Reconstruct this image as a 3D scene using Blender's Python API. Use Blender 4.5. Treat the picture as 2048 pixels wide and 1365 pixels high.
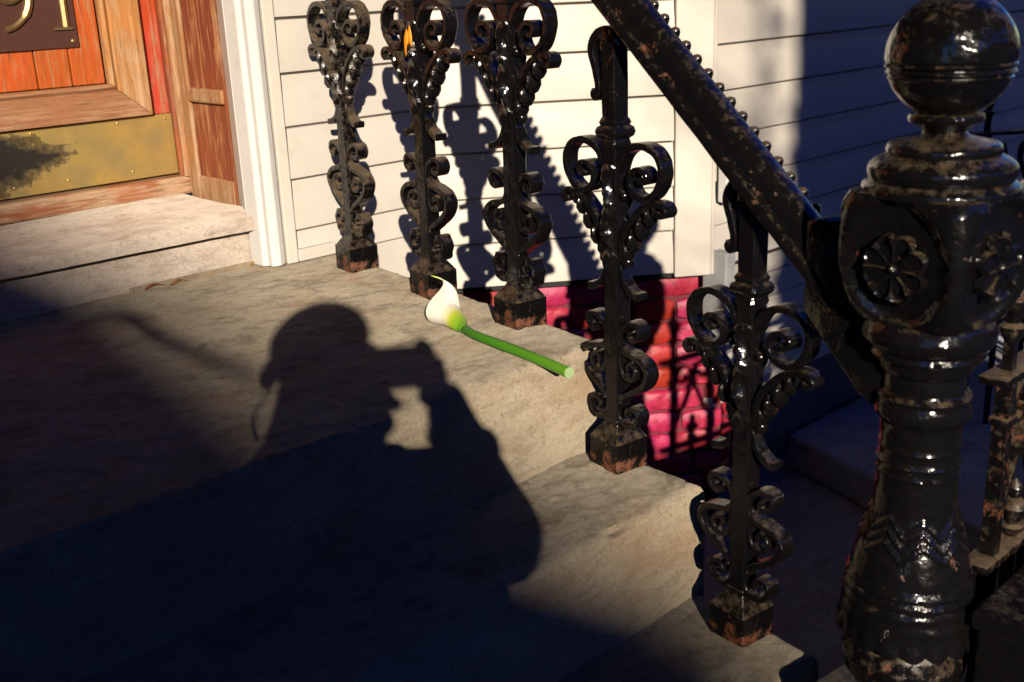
import bpy, bmesh, math, random
from mathutils import Vector, Matrix, noise
random.seed(7)
PI = math.pi
R = math.radians
scene = bpy.context.scene
for o in list(bpy.data.objects):
    bpy.data.objects.remove(o)
COL = scene.collection
H = 1.37                     # height of the lens above the pavement (z = 0 is the pavement)

# ------------------------------------------------------------------ camera, sky, sun, exposure
cam_d = bpy.data.cameras.new('camera')
cam = bpy.data.objects.new('camera', cam_d)
COL.objects.link(cam)
rx = Vector((.7204, -.6924, -.0391)); ry = Vector((-.2410, -.1971, -.9503)); rz = Vector((.6503, .6940, -.3089))
cam.matrix_world = Matrix(((rx.x, -ry.x, -rz.x, 0), (rx.y, -ry.y, -rz.y, 0), (rx.z, -ry.z, -rz.z, H), (0, 0, 0, 1)))
cam_d.sensor_width = 36.0
cam_d.lens = 38.94
cam_d.clip_start = .01
cam_d.clip_end = 500
cam_d.dof.use_dof = True
cam_d.dof.focus_distance = 1.75
cam_d.dof.aperture_fstop = 7.1
scene.camera = cam

SUN = Vector((.565, .764, -.311)).normalized()      # the way the light travels
RV = SUN.cross(Vector((0, 0, 1))).normalized()
UV = RV.cross(SUN).normalized()
world = bpy.data.worlds.new('World')
scene.world = world
world.use_nodes = True
wn = world.node_tree
sky = wn.nodes.new('ShaderNodeTexSky')
sky.sky_type = 'NISHITA'
sky.sun_disc = False
sky.sun_elevation = R(18.1)
sky.sun_rotation = math.atan2(-SUN.x, -SUN.y)
sky.air_density = 1.0
sky.dust_density = .1
sky.ozone_density = 3.0
bg = wn.nodes['Background']
bg.inputs['Strength'].default_value = .125
hs = wn.nodes.new('ShaderNodeHueSaturation')        # a deep clear autumn blue
hs.inputs['Saturation'].default_value = 2.0
hs.inputs['Hue'].default_value = .535
wn.links.new(sky.outputs['Color'], hs.inputs['Color'])
wn.links.new(hs.outputs['Color'], bg.inputs['Color'])
sun_d = bpy.data.lights.new('sun', 'SUN')
sun_d.energy = 5.0
sun_d.angle = R(.53)
sun_d.color = (1.0, .87, .70)
sun = bpy.data.objects.new('sun', sun_d)
sun.rotation_euler = SUN.to_track_quat('-Z', 'Y').to_euler()
sun.location = (-4, -6, 8)
COL.objects.link(sun)
scene.view_settings.view_transform = 'Standard'
scene.view_settings.look = 'None'
scene.view_settings.exposure = 0.46
scene.view_settings.gamma = 1.0
scene.view_settings.use_curve_mapping = False
scene.cycles.diffuse_bounces = 2

# ------------------------------------------------------------------ node helpers
class NT:
    def __init__(s, name):
        s.m = bpy.data.materials.new(name); s.m.use_nodes = True
        s.t = s.m.node_tree; s.n = s.t.nodes; s.b = s.n['Principled BSDF']
    def node(s, typ, **kw):
        x = s.n.new(typ)
        for k, v in kw.items():
            if k.startswith('i_'):
                key = k[2:]
                x.inputs[int(key) if key.isdigit() else key.replace('_', ' ')].default_value = v
            else: setattr(x, k, v)
        return x
    def link(s, a, b): s.t.links.new(a, b)
    def coord(s, kind='Object', scale=(1, 1, 1), rot=(0, 0, 0)):
        c = s.node('ShaderNodeTexCoord'); mp = s.node('ShaderNodeMapping')
        mp.inputs['Scale'].default_value = scale; mp.inputs['Rotation'].default_value = rot
        s.link(c.outputs[kind], mp.inputs['Vector']); return mp.outputs['Vector']
    def noise(s, vec, scale, detail=6, rough=.6, dist=0):
        x = s.node('ShaderNodeTexNoise', i_Scale=scale, i_Detail=detail, i_Roughness=rough, i_Distortion=dist)
        if vec is not None: s.link(vec, x.inputs['Vector'])
        return x.outputs['Fac']
    def ramp(s, fac, stops):
        x = s.node('ShaderNodeValToRGB'); e = x.color_ramp.elements
        while len(e) < len(stops): e.new(.5)
        for k, (p, c) in zip(e, stops):
            k.position = p
            k.color = (c, c, c, 1) if not isinstance(c, tuple) else (*c, 1)
        s.link(fac, x.inputs['Fac']); return x.outputs['Color']
    def mix(s, fac, a, b, mode='MIX'):
        x = s.node('ShaderNodeMix', data_type='RGBA', blend_type=mode)
        for inp, v in ((0, fac), (6, a), (7, b)):
            if hasattr(v, 'is_linked'): s.link(v, x.inputs[inp])
            elif isinstance(v, tuple): x.inputs[inp].default_value = (*v, 1)
            else: x.inputs[inp].default_value = v
        return x.outputs[2]
    def math(s, op, a, b=0.0):
        x = s.node('ShaderNodeMath', operation=op)
        for i, v in enumerate((a, b)):
            if hasattr(v, 'is_linked'): s.link(v, x.inputs[i])
            else: x.inputs[i].default_value = v
        return x.outputs[0]
    def set(s, k, v):
        if hasattr(v, 'is_linked'): s.link(v, s.b.inputs[k])
        else: s.b.inputs[k].default_value = (*v, 1) if isinstance(v, tuple) and len(v) == 3 and k.endswith('Color') else v
    def bump(s, h, strength=.3, dist=.002, chain=None):
        x = s.node('ShaderNodeBump', i_Strength=strength, i_Distance=dist)
        s.link(h, x.inputs['Height'])
        if chain is not None: s.link(chain, x.inputs['Normal'])
        s.link(x.outputs['Normal'], s.b.inputs['Normal']); return x.outputs['Normal']

def mat_plain(name, col, rough=.6, metal=0):
    t = NT(name); v = t.coord()
    n = t.noise(v, 30)
    t.set('Base Color', t.mix(n, tuple(c * .8 for c in col), tuple(min(1, c * 1.15) for c in col)))
    t.set('Roughness', rough); t.set('Metallic', metal)
    t.bump(n, .15, .002)
    return t.m

def mat_iron(name, dust, rust=.60, foot=False):
    t = NT(name); v = t.coord()
    big = t.noise(v, 22, 8, .65); mid = t.noise(v, 75, 8, .7); fine = t.noise(v, 420, 4, .6)
    paint = t.mix(mid, (.0022, .0022, .0026), (.0065, .006, .006))
    # brown street dust that has settled on ledges and in the pits of the paint
    geo = t.node('ShaderNodeNewGeometry'); sp = t.node('ShaderNodeSeparateXYZ')
    t.link(geo.outputs['Normal'], sp.inputs[0])
    up = t.math('MULTIPLY', t.math('MAXIMUM', sp.outputs['Z'], 0), .32)
    d = t.math('ADD', t.math('ADD', t.math('MULTIPLY', mid, .9), up), dust)
    dm = t.ramp(d, [(.68, 0.0), (1.0, 1.0)])
    c1 = t.mix(dm, paint, (.12, .085, .05))
    ed = t.ramp(geo.outputs['Pointiness'], [(.46, .05), (.50, 0.0), (.54, 0.0), (.64, .06)])
    rn = t.math('ADD', t.noise(v, 38, 9, .72, .4), ed)
    if foot:                                     # rust creeping up from the stone at the foot
        tc = t.node('ShaderNodeTexCoord'); so = t.node('ShaderNodeSeparateXYZ'); t.link(tc.outputs['Object'], so.inputs[0])
        rn = t.math('ADD', rn, t.ramp(so.outputs['Z'], [(.0, .105), (.018, .045), (.050, .0)]))
    rm = t.ramp(t.math('ADD', rn, t.math('MULTIPLY', big, .12)), [(rust + .07, 0.0), (rust + .15, 1.0)])
    rc = t.mix(fine, (.085, .026, .010), (.20, .070, .030))
    t.set('Base Color', t.mix(rm, c1, rc))
    ro = t.math('ADD', t.math('MULTIPLY', big, .22), .06)
    ro = t.math('ADD', ro, t.math('MULTIPLY', dm, .34))
    t.set('Roughness', t.math('MINIMUM', t.math('ADD', ro, t.math('MULTIPLY', rm, .4)), .95))
    t.set('Specular IOR Level', .5)
    lum = t.noise(v, 48, 3, .5)
    h = t.math('SUBTRACT', t.math('ADD', t.math('MULTIPLY', lum, 1.3), t.math('MULTIPLY', fine, t.math('ADD', .03, t.math('MULTIPLY', dm, .2)))), t.math('MULTIPLY', rm, .30))
    h = t.math('ADD', h, t.math('MULTIPLY', dm, .16))
    t.bump(h, .55, .0034)
    return t.m

def mat_stone(name, lo, hi, dark, sc=1.0, stain=0.0):
    t = NT(name); v = t.coord('Object', (1, 1, 1)); vs = t.coord('Object', (1, 1.35, 3.5), (0, 0, R(12)))
    a = t.noise(v, 3.2 * sc, 8, .65, .5); b = t.noise(vs, 15 * sc, 9, .7, .5); f = t.noise(v, 330, 4, .75); m = t.noise(v, 55 * sc, 8, .75)
    c = t.mix(t.ramp(a, [(.34, 0.0), (.66, 1.0)]), lo, hi)
    c = t.mix(t.ramp(b, [(.36, .8), (.52, 0.0)]), c, dark)
    c = t.mix(t.math('MULTIPLY', t.ramp(m, [(.30, 1.0), (.45, 0.0)]), .55), c, tuple(x * .45 for x in dark))
    c = t.mix(t.math('MULTIPLY', t.ramp(m, [(.58, 0.0), (.72, 1.0)]), .35), c, tuple(min(1, x * 1.35) for x in hi))
    c = t.mix(t.math('MULTIPLY', t.ramp(t.noise(v, 8 * sc, 7, .72), [(.52, 0.0), (.70, 1.0)]), .5), c, (.21, .105, .05))
    if stain:
        # brown splash stains, strongest on the risers
        g = t.node('ShaderNodeNewGeometry'); sp = t.node('ShaderNodeSeparateXYZ'); t.link(g.outputs['Normal'], sp.inputs[0])
        vert = t.ramp(t.math('MULTIPLY', sp.outputs['Y'], -1.0), [(.45, 0.0), (.85, 1.0)])
        bl = t.ramp(t.noise(t.coord('Object', (2.6, 2.6, 6.5)), 2.2, 8, .7, .4), [(.47, 0.0), (.66, 1.0)])
        c = t.mix(t.math('MULTIPLY', t.math('MULTIPLY', vert, bl), stain), c, (.15, .075, .032))
        c = t.mix(t.math('MULTIPLY', vert, .28), c, (.42, .35, .24))
    gr = t.noise(v, 150, 6, .8)
    c = t.mix(t.math('MULTIPLY', t.ramp(gr, [(.33, 1.0), (.46, 0.0)]), .55), c, tuple(x * .5 for x in dark))
    c = t.mix(.6, c, t.mix(f, (.08, .08, .08), (.95, .95, .95)), 'OVERLAY')
    t.set('Base Color', c)
    t.set('Roughness', .92); t.set('Diffuse Roughness', 1.0); t.set('Specular IOR Level', .25)
    lay = t.ramp(t.noise(vs, 6, 8, .68, .6), [(.40, 0.0), (.408, .35), (.50, .35), (.506, .7), (.60, .7), (.607, 1.0)])
    n1 = t.bump(lay, .5, .0016)
    n2 = t.bump(m, .42, .0030, n1)
    t.bump(f, .60, .0013, n2)
    return t.m

def mat_siding(name, col):
    t = NT(name); v = t.coord('Object', (1, 1, 1))
    vs = t.coord('Object', (2.2, 2.2, 60))
    g = t.noise(vs, 4, 5, .6, .6); s = t.noise(v, 5, 6, .6); f = t.noise(v, 500, 3)
    c = t.mix(t.ramp(s, [(.3, 0.0), (.75, 1.0)]), tuple(x * .9 for x in col), tuple(x * 1.05 for x in col))
    c = t.mix(t.math('MULTIPLY', t.ramp(t.noise(v, 14, 8, .7), [(.56, 0.0), (.8, 1.0)]), .35), c, (.34, .28, .20))
    t.set('Base Color', c); t.set('Roughness', .48); t.set('Specular IOR Level', .35)
    n1 = t.bump(g, .18, .0012); t.bump(f, .12, .0006, n1)
    return t.m

def mat_wood(name, base, worn, amt=.5, axis=2, sat=None, seed=0.0):
    t = NT(name)
    sc = [26, 26, 26]; sc[axis] = 2.0
    v = t.coord('Object', tuple(sc)); v0 = t.coord('Object')
    mp = t.node('ShaderNodeVectorMath', operation='ADD'); mp.inputs[1].default_value = (seed, seed * 2.3, seed * .7)
    t.link(v, mp.inputs[0]); v = mp.outputs[0]
    g = t.noise(v, 3.2, 9, .66, .8); g2 = t.noise(v, 9, 6, .7); big = t.noise(v0, 7, 5, .6)
    c = t.mix(t.ramp(big, [(.35, 0.0), (.65, 1.0)]), base, sat or tuple(x * .72 for x in base))
    wear = t.ramp(t.math('ADD', t.math('MULTIPLY', g, .75), t.math('MULTIPLY', big, .45)), [(.75 - amt * .42, 0.0), (.86 - amt * .42, 1.0)])
    c = t.mix(wear, c, worn)
    c = t.mix(t.ramp(g2, [(.30, .85), (.46, 0.0)]), c, tuple(x * .30 for x in worn))
    t.set('Base Color', c)
    t.set('Roughness', .62); t.set('Specular IOR Level', .35)
    n1 = t.bump(g, .5, .003); t.bump(g2, .4, .0015, n1)
    return t.m

def mat_brass():
    t = NT('worn brass'); v = t.coord('Object', (1, 1, 1)); vb = t.coord('Object', (90, 90, 3))
    br = t.noise(vb, 3, 6, .6); cl = t.noise(v, 16, 8, .6); ed = t.noise(v, 30, 9, .75)
    c = t.mix(t.ramp(cl, [(.35, 0.0), (.65, 1.0)]), (.52, .35, .10), (.36, .28, .12))
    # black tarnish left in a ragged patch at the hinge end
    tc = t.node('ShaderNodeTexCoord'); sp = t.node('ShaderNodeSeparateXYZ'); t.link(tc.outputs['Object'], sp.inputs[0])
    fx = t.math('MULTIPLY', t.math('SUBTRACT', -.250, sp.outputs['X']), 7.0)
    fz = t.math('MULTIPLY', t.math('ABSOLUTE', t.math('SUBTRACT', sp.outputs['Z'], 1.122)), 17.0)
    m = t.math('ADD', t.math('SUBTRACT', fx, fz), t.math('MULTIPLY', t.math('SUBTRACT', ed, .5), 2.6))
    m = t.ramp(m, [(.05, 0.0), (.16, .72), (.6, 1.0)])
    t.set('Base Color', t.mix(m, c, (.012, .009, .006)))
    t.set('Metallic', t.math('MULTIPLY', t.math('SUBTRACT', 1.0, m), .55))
    t.set('Roughness', t.math('ADD', t.math('MULTIPLY', br, .25), t.math('ADD', .34, t.math('MULTIPLY', m, .1))))
    t.bump(br, .12, .0008)
    return t.m

def mat_brick():
    t = NT('glossy painted brick'); v = t.coord('Object')
    oi = t.node('ShaderNodeObjectInfo')
    a = t.noise(v, 11, 6, .6, .5); b = t.noise(v, 60, 7, .7); f = t.noise(v, 200, 4)
    k = t.math('ADD', t.math('MULTIPLY', oi.outputs['Random'], .60), t.math('MULTIPLY', a, .55))
    c = t.ramp(k, [(.25, (.42, .024, .105)), (.50, (.39, .022, .070)), (.80, (.36, .026, .018)), (.95, (.27, .036, .010))])
    c = t.mix(t.math('MULTIPLY', t.ramp(b, [(.32, 1.0), (.50, 0.0)]), .6), c, (.12, .012, .02))
    chip = t.ramp(t.noise(v, 30, 8, .75), [(.655, 0.0), (.69, 1.0)])
    c = t.mix(chip, c, (.40, .22, .12))
    t.set('Base Color', c); t.set('Roughness', t.math('ADD', .26, t.math('MULTIPLY', b, .25))); t.set('Specular IOR Level', .4)
    n1 = t.bump(b, .5, .004); t.bump(f, .15, .001, n1)
    return t.m

M = {}
M['iron'] = mat_iron('black gloss iron paint', -.005, .655)
M['iron_mid'] = mat_iron('black iron paint, some dust', .11, .65)
M['iron_dusty'] = mat_iron('black iron paint under brown dust', .235, .655)
M['iron_rail'] = mat_iron('black handrail paint, chipped', -.01, .60)
M['iron_rust'] = mat_iron('rusty black iron', .18, .60)
M['iron_newel'] = mat_iron('thick black newel paint', .02, .655)
M['brownstone'] = mat_stone('brownstone', (.225, .192, .140), (.285, .250, .190), (.120, .098, .072), 1.0, .75)
M['marble'] = mat_stone('weathered marble', (.44, .375, .315), (.54, .475, .41), (.35, .285, .23), .8)
M['bluestone'] = mat_stone('bluestone', (.22, .23, .26), (.29, .30, .33), (.15, .155, .17))
M['concrete'] = mat_stone('old concrete', (.20, .19, .175), (.26, .25, .23), (.13, .125, .115))
M['siding'] = mat_siding('cream vinyl siding', (.58, .54, .48))
M['trim'] = mat_siding('white trim paint', (.62, .61, .59))
M['channel'] = mat_siding('cream channel', (.58, .54, .475))
M['plank'] = [mat_wood('orange door stain %d' % i, (.40, .080, .008), (.36, .18, .08), a, 2, (.52, .075, .010), i * 3.1) for i, a in enumerate((.40, .32, .46))]
M['stile'] = mat_wood('red orange stile stain', (.42, .050, .010), (.38, .17, .09), .36, 2, (.50, .045, .035), 5)
M['mould_v'] = mat_wood('bare upright moulding', (.40, .17, .045), (.40, .24, .12), .50, 2, None, 2)
M['mould_h'] = mat_wood('bare bottom moulding', (.30, .13, .06), (.36, .20, .11), .45, 0, None, 8)
M['jamb'] = mat_wood('stained jamb', (.30, .085, .03), (.50, .31, .18), .28, 2, (.22, .06, .03), 4)
M['jamb_panel'] = mat_wood('dark jamb panel', (.24, .062, .024), (.42, .20, .085), .38, 2, (.17, .03, .018), 9)
M['jamb_bare'] = mat_wood('bare jamb wood', (.36, .17, .07), (.42, .27, .16), .45, 2, None, 1)
M['sill'] = mat_wood('bare sill wood', (.36, .13, .06), (.44, .29, .18), .48, 0, None, 6)
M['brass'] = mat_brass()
M['brick'] = mat_brick()
M['mortar'] = mat_plain('red painted mortar', (.14, .014, .025), .7)
M['iron_foot'] = mat_iron('black paint rusting at the foot', .13, .61, True)
M['plate'] = mat_plain('brown copper plate', (.085, .035, .025), .4, .2)
M['numeral'] = mat_plain('old bronze', (.30, .21, .10), .42, .8)
M['screw'] = mat_plain('brass screw', (.62, .46, .2), .3, .9)
M['galv'] = mat_plain('grey galvanised steel', (.38, .40, .40), .5, .2)
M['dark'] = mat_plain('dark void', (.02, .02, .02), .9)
M['asphalt'] = mat_plain('asphalt', (.05, .05, .052), .9)
M['black_box'] = mat_iron('black box paint', -.08, .66)

# ------------------------------------------------------------------ object helpers
def Lc(o):
    p = Vector((0, 0, 0))
    while o is not None:
        p += o.location; o = o.parent
    return p
def tag(o, label=None, cat=None, group=None, kind=None):
    if label: o['label'] = label
    if cat: o['category'] = cat
    if group: o['group'] = group
    if kind: o['kind'] = kind
    return o
def thing(name, label, cat, loc, group=None):
    o = bpy.data.objects.new(name, None); COL.objects.link(o)
    o.location = (loc[0], loc[1], loc[2] + H); o.empty_display_size = .1
    return tag(o, label, cat, group)
def link(name, me, parent=None, loc=None):
    o = bpy.data.objects.new(name, me); COL.objects.link(o)
    if parent is not None: o.parent = parent
    if loc is not None: o.location = loc
    return o
class G:
    """collects vertices (z counted from the lens height) and faces"""
    def __init__(s): s.v = []; s.f = []
    def add(s, vs, fs):
        b = len(s.v); s.v += [tuple(p) for p in vs]; s.f += [tuple(i + b for i in f) for f in fs]; return s
    def grid(s, rows, closed=False, caps=False):
        n = len(rows[0]); vs = [p for r in rows for p in r]; fs = []
        for i in range(len(rows) - 1):
            for j in range(n if closed else n - 1):
                k = (j + 1) % n
                fs.append((i * n + j, i * n + k, (i + 1) * n + k, (i + 1) * n + j))
        if caps:
            fs.append(tuple(range(n - 1, -1, -1))); fs.append(tuple((len(rows) - 1) * n + j for j in range(n)))
        return s.add(vs, fs)
    def box(s, x0, x1, y0, y1, z0, z1):
        return s.add([(x0, y0, z0), (x1, y0, z0), (x1, y1, z0), (x0, y1, z0), (x0, y0, z1), (x1, y0, z1), (x1, y1, z1), (x0, y1, z1)],
                     [(0, 3, 2, 1), (4, 5, 6, 7), (0, 1, 5, 4), (1, 2, 6, 5), (2, 3, 7, 6), (3, 0, 4, 7)])
    def prism(s, poly, z0, z1):
        n = len(poly)
        return s.add([(x, y, z0) for x, y in poly] + [(x, y, z1) for x, y in poly],
                     [tuple(range(n - 1, -1, -1)), tuple(range(n, 2 * n))] + [(i, (i + 1) % n, n + (i + 1) % n, n + i) for i in range(n)])
    def tube(s, pts, rad, n=10):
        pts = [Vector(p) for p in pts]; rows = []
        for i, p in enumerate(pts):
            t = (pts[min(i + 1, len(pts) - 1)] - pts[max(i - 1, 0)]).normalized()
            a = t.orthogonal().normalized() if i == 0 else (pa - t * pa.dot(t)).normalized()
            pa = a; b = t.cross(a)
            r = rad[i] if isinstance(rad, (list, tuple)) else rad
            rows.append([p + (a * math.cos(2 * PI * k / n) + b * math.sin(2 * PI * k / n)) * r for k in range(n)])
        return s.grid(rows, True, True)
    def ball(s, c, r, n=12, sc=(1, 1, 1)):
        rows = []
        for i in range(n // 2 + 1):
            th = PI * max(.02, min(.98, i / (n // 2)))
            rows.append([(c[0] + r * sc[0] * math.sin(th) * math.cos(2 * PI * k / n), c[1] + r * sc[1] * math.sin(th) * math.sin(2 * PI * k / n), c[2] - r * sc[2] * math.cos(th)) for k in range(n)])
        return s.grid(rows, True, True)
    def mesh(s, name, m, smooth=True, off=(0, 0, 0), bevel=0, world=True, crisp=42):
        me = bpy.data.meshes.new(name)
        o = Vector(off)
        hz = H if world else 0
        me.from_pydata([(x - o.x, y - o.y, z + hz - o.z) for x, y, z in s.v], [], s.f)
        bm = bmesh.new(); bm.from_mesh(me)
        bmesh.ops.recalc_face_normals(bm, faces=bm.faces)
        if bevel:
            es = [e for e in bm.edges if len(e.link_faces) == 2 and e.calc_face_angle(0) > .6]
            bmesh.ops.bevel(bm, geom=es, offset=bevel, segments=2, affect='EDGES', profile=.5, clamp_overlap=True)
        bm.to_mesh(me); bm.free()
        if m is not None: me.materials.append(m)
        if smooth:
            me.polygons.foreach_set('use_smooth', [True] * len(me.polygons))
            me.set_sharp_from_angle(angle=R(crisp))
        return me
    def obj(s, name, m, parent=None, smooth=True, bevel=0):
        return link(name, s.mesh(name, m, smooth, Lc(parent) if parent else (0, 0, 0), bevel), parent)

def cr(pts, n=8):
    """Catmull-Rom through 2-D or 3-D points"""
    P = [Vector(p) for p in pts]; P = [P[0] * 2 - P[1]] + P + [P[-1] * 2 - P[-2]]
    out = []
    for i in range(1, len(P) - 2):
        a, b, c, d = P[i - 1:i + 3]
        for k in range(n):
            t = k / n
            out.append(.5 * ((2 * b) + (c - a) * t + (2 * a - 5 * b + 4 * c - d) * t * t + (3 * b - a - 3 * c + d) * t ** 3))
    out.append(P[-2]); return out

S = Vector((-.115, -1, 0)).normalized()            # down along the railing, towards the street
N = Vector((1, -.115, 0)).normalized()             # outwards over the area
B0 = Vector((1.1685, 1.2245, 0))                   # third baluster
def rail_pt(a, n, z): p = B0 + S * a + N * n; return (p.x, p.y, z)

# ------------------------------------------------------------------ ground
def flat(name, poly, z, m, parent=None):
    g = G(); g.add([(x, y, z) for x, y in poly], [tuple(range(len(poly)))])
    return g.obj(name, m, parent, False)
tag(flat('ground', [(-250, -250), (250, -250), (250, 250), (-250, 250)], -1.60, M['asphalt']), kind='structure')
walk = thing('pavement', None, None, (0, -2.2, -1.37)); walk['kind'] = 'structure'
rows = [(-5.0, -3.8), (-3.8, -2.55), (-2.55, -1.3), (-1.3, -.05), (-.05, .27)]
for i, (y0, y1) in enumerate(rows):
    for k in range(-4, 5):
        x0 = k * 1.5 + (.4 if i % 2 else 0)
        G().box(x0 + .005, x0 + 1.495, y0 + .005, y1 - .005, -1.46, -1.37 + random.uniform(-.003, .003)).obj('flagstone', M['bluestone'], walk, False, .004)
G().box(-6, 8, -5.16, -5.005, -1.56, -1.372).obj('kerbstone', M['concrete'], walk, False, .012)
tag(flat('road', [(-60, -15.6), (60, -15.6), (60, -5.165), (-60, -5.165)], -1.52, M['asphalt']), kind='structure')
area = G().box(1.05, 6, .36, 3.2, -1.595, -1.30).obj('area_floor', M['concrete'], None, False)
tag(area, kind='structure')
pav = G().prism([(2.20, .62), (2.31, 1.13), (2.44, 1.52), (4.6, 1.52), (4.6, .62)], -1.298, -1.20).obj('raised_paving', M['bluestone'], None, False, .012)
tag(pav, kind='structure')

# ------------------------------------------------------------------ the stoop
def edge_x(y): return 1.1978 + .118 * (y - 1.1126)
def fbm(x, y, z, o=4): return noise.fractal(Vector((x, y, z)), .8, 2.1, o, noise_basis='PERLIN_NEW')
def stone_step(name, parent, yback, yfront, ztop, zbot, x0, res=.0055, seed=0, rad=.0115):
    """one block: flaked top, worn nosing, riser and outer cheek as a single displaced sheet"""
    prof = []
    n = int((yback - yfront) / res)
    for i in range(n): prof.append((yback - (yback - yfront - rad) * i / n, ztop, 0))
    for k in range(9):
        a = PI / 2 * k / 8; prof.append((yfront + rad - rad * math.sin(a), ztop - rad + rad * math.cos(a), a / (PI / 2)))
    n2 = int((ztop - zbot) / res)
    for i in range(1, n2 + 1): prof.append((yfront, ztop - rad - (ztop - rad - zbot) * i / n2, 1))
    L = edge_x(yfront) - x0; nx = int(L / res)
    us = [i / nx for i in range(nx + 1)]
    rows = []
    for (y, z, w) in prof:
        xe = edge_x(y); row = []
        for u in us:
            x = x0 + (xe - x0) * u
            f = fbm(x * 2.2 + seed, y * 2.2, z * 3, 3)
            t = fbm(x * 5 + seed, y * 9, z * 9 + 4, 5)
            ter = math.floor(t * 3.2 + .5) * .0013
            h = f * .0020 + ter
            ed = max(0, 1 - (xe - x) / .022); drop = ed * ed * .011
            chip = max(0, fbm(x * 11 + seed, 3.1, z * 5, 3) - .28) * (1 - abs(2 * w - 1)) * .022
            yy = y + (-(h) * w + chip * .7) + drop * .6 * w
            zz = z + (h * (1 - w)) - chip * .7 - drop * (1 - w)
            row.append((x, yy, zz))
        # outer cheek
        xr = xe + .004
        row.append((xr, y, min(z - .012, ztop - .014))); row.append((xr + .001, y, zbot))
        rows.append(row)
    g = G(); g.grid(rows)
    g.add([(x0, yback, zbot), (x0, yfront, zbot), (edge_x(yfront), yfront, zbot), (edge_x(yback), yback, zbot)], [(0, 1, 2, 3)])
    return g.obj(name, M['brownstone'], parent)
stoop = thing('stone_stoop', 'brown flagstone front steps with worn flaking treads, climbing to the orange door', 'stoop', (.4, .25, -1.37))
stone_step('landing', stoop, 1.95, 1.062, -.5203, -.694, -.45, .0055, 0)
for nm, yb, yf, zt, zb, sd, rs in (('tread', 1.075, .862, -.687, -.866, 3.3, .0055), ('tread', .900, .655, -.858, -1.04, 7.7, .007), ('tread', .67, .44, -1.03, -1.21, 11, .012), ('tread', .455, .27, -1.20, -1.369, 15, .012)):
    stone_step(nm, stoop, yb, yf, zt, zb, -.45, rs, sd)
core = G()
for yb, yf, zt, zb in ((1.95, 1.075, -.70, -1.42), (1.07, .895, -.872, -1.42), (.89, .665, -1.046, -1.42), (.66, .45, -1.216, -1.42)):
    core.prism([(-.44, yf), (edge_x(yf) - .004, yf), (edge_x(yb) - .004, yb), (-.44, yb)], zb, zt)
core.obj('stone_core', M['brownstone'], stoop, False)

# ------------------------------------------------------------------ the house
house = thing('clapboard_house', 'cream clapboard house front with angled bay, white door trim and weathered orange door', 'house', (1.2, 1.9, -1.42))
EXP = .1017
Zk = [-.4507 + EXP * k for k in range(-2, 10)]
PROF = [(-.006, -.003), (.013, -.003), (.0132, .0), (.0130, .004), (.0115, .045), (.0085, .060), (.0048, .075), (.0032, .0925), (-.006, .0935), (-.006, EXP + .001)]
def board(P0, P1, z, out, zmin=None, lift=0):
    """one clapboard from P0 to P1 (its lip lies on that line), bottom at z"""
    P0 = Vector((*P0, 0)); P1 = Vector((*P1, 0)); o = Vector((*out, 0)).normalized()
    n = max(2, int((P1 - P0).length / .12)); rows = []
    ph = random.uniform(0, 50)
    for i in range(n + 1):
        p = P0.lerp(P1, i / n); row = []
        wv = fbm(i * .21 + ph, 0, 0, 2) * .0012; wz = fbm(i * .17 + ph, 5, 0, 2) * .0006
        for d, h in PROF:
            q = p + o * (d - .0132 + (wv if d > .004 else 0))
            zz = z + h + wz
            if zmin is not None: zz = max(zz, zmin)
            row.append((q.x, q.y, zz))
        rows.append(row)
    g = G(); g.grid(rows, True, True)
    return g.obj('clapboard', M['siding'], house)
Wy = 1.8705
C1 = (1.5377, 1.8705); C2 = (1.9762, 1.5533); C3 = (2.0475, 1.5017)
mo = Vector((-.5864, -.8100))
for k, z in enumerate(Zk):
    if k == 1: board((1.172, Wy), (1.532, Wy), z, (0, -1), -.5165)
    elif k > 1: board((1.172, Wy), (1.532, Wy), z, (0, -1))
    board((C1[0] + .006, C1[1] - .004), C2, z, mo)
    board((2.056, 1.505), (4.6, 1.505), z, (0, -1))
    if k > 0: board((-2.6, Wy), (-.02, Wy), z, (0, -1), -.5165 if k == 1 else None)
# wall bodies behind the boards
b = .0145
g = G(); g.prism([(1.186, Wy + b), (1.5377 + .01, Wy + b), (2.0475 + .010, 1.505 + b), (4.6, 1.505 + b), (4.6, 3.2), (1.186, 3.2)], -.648, 3.4)
g.prism([(-2.6, Wy + b), (-.03, Wy + b), (-.03, 3.2), (-2.6, 3.2)], -1.40, 3.4)
g.box(-.03, 1.186, Wy + b, 3.2, 1.75, 3.4)
g.obj('wall', M['siding'], house, False)
# starter strip and corner board of the bay
o3 = Vector((mo.x, mo.y, 0))
def corner_strip(p0, p1, z0, z1, d0, d1, m, nm):
    p0 = Vector((*p0, 0)); p1 = Vector((*p1, 0)); a, bb, c, d = p0 + o3 * d0, p1 + o3 * d0, p1 + o3 * d1, p0 + o3 * d1
    return G().prism([(q.x, q.y) for q in (a, bb, c, d)], z0, z1).obj(nm, m, house, False, .003)
corner_strip((1.978, 1.552), (2.0475, 1.5017), -.668, .6, -.016, .004, M['siding'], 'corner_board')
G().prism([(2.049, 1.498), (2.058, 1.498), (2.058, 1.519), (2.049, 1.512)], -.668, .6).obj('corner_board', M['siding'], house, False, .002)
# bay underside
G().prism([(1.548, 1.892), (2.052, 1.526), (4.6, 1.526), (4.6, 1.9), (1.56, 1.9)], -.675, -.650).obj('soffit', M['dark'], house, False)
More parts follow.
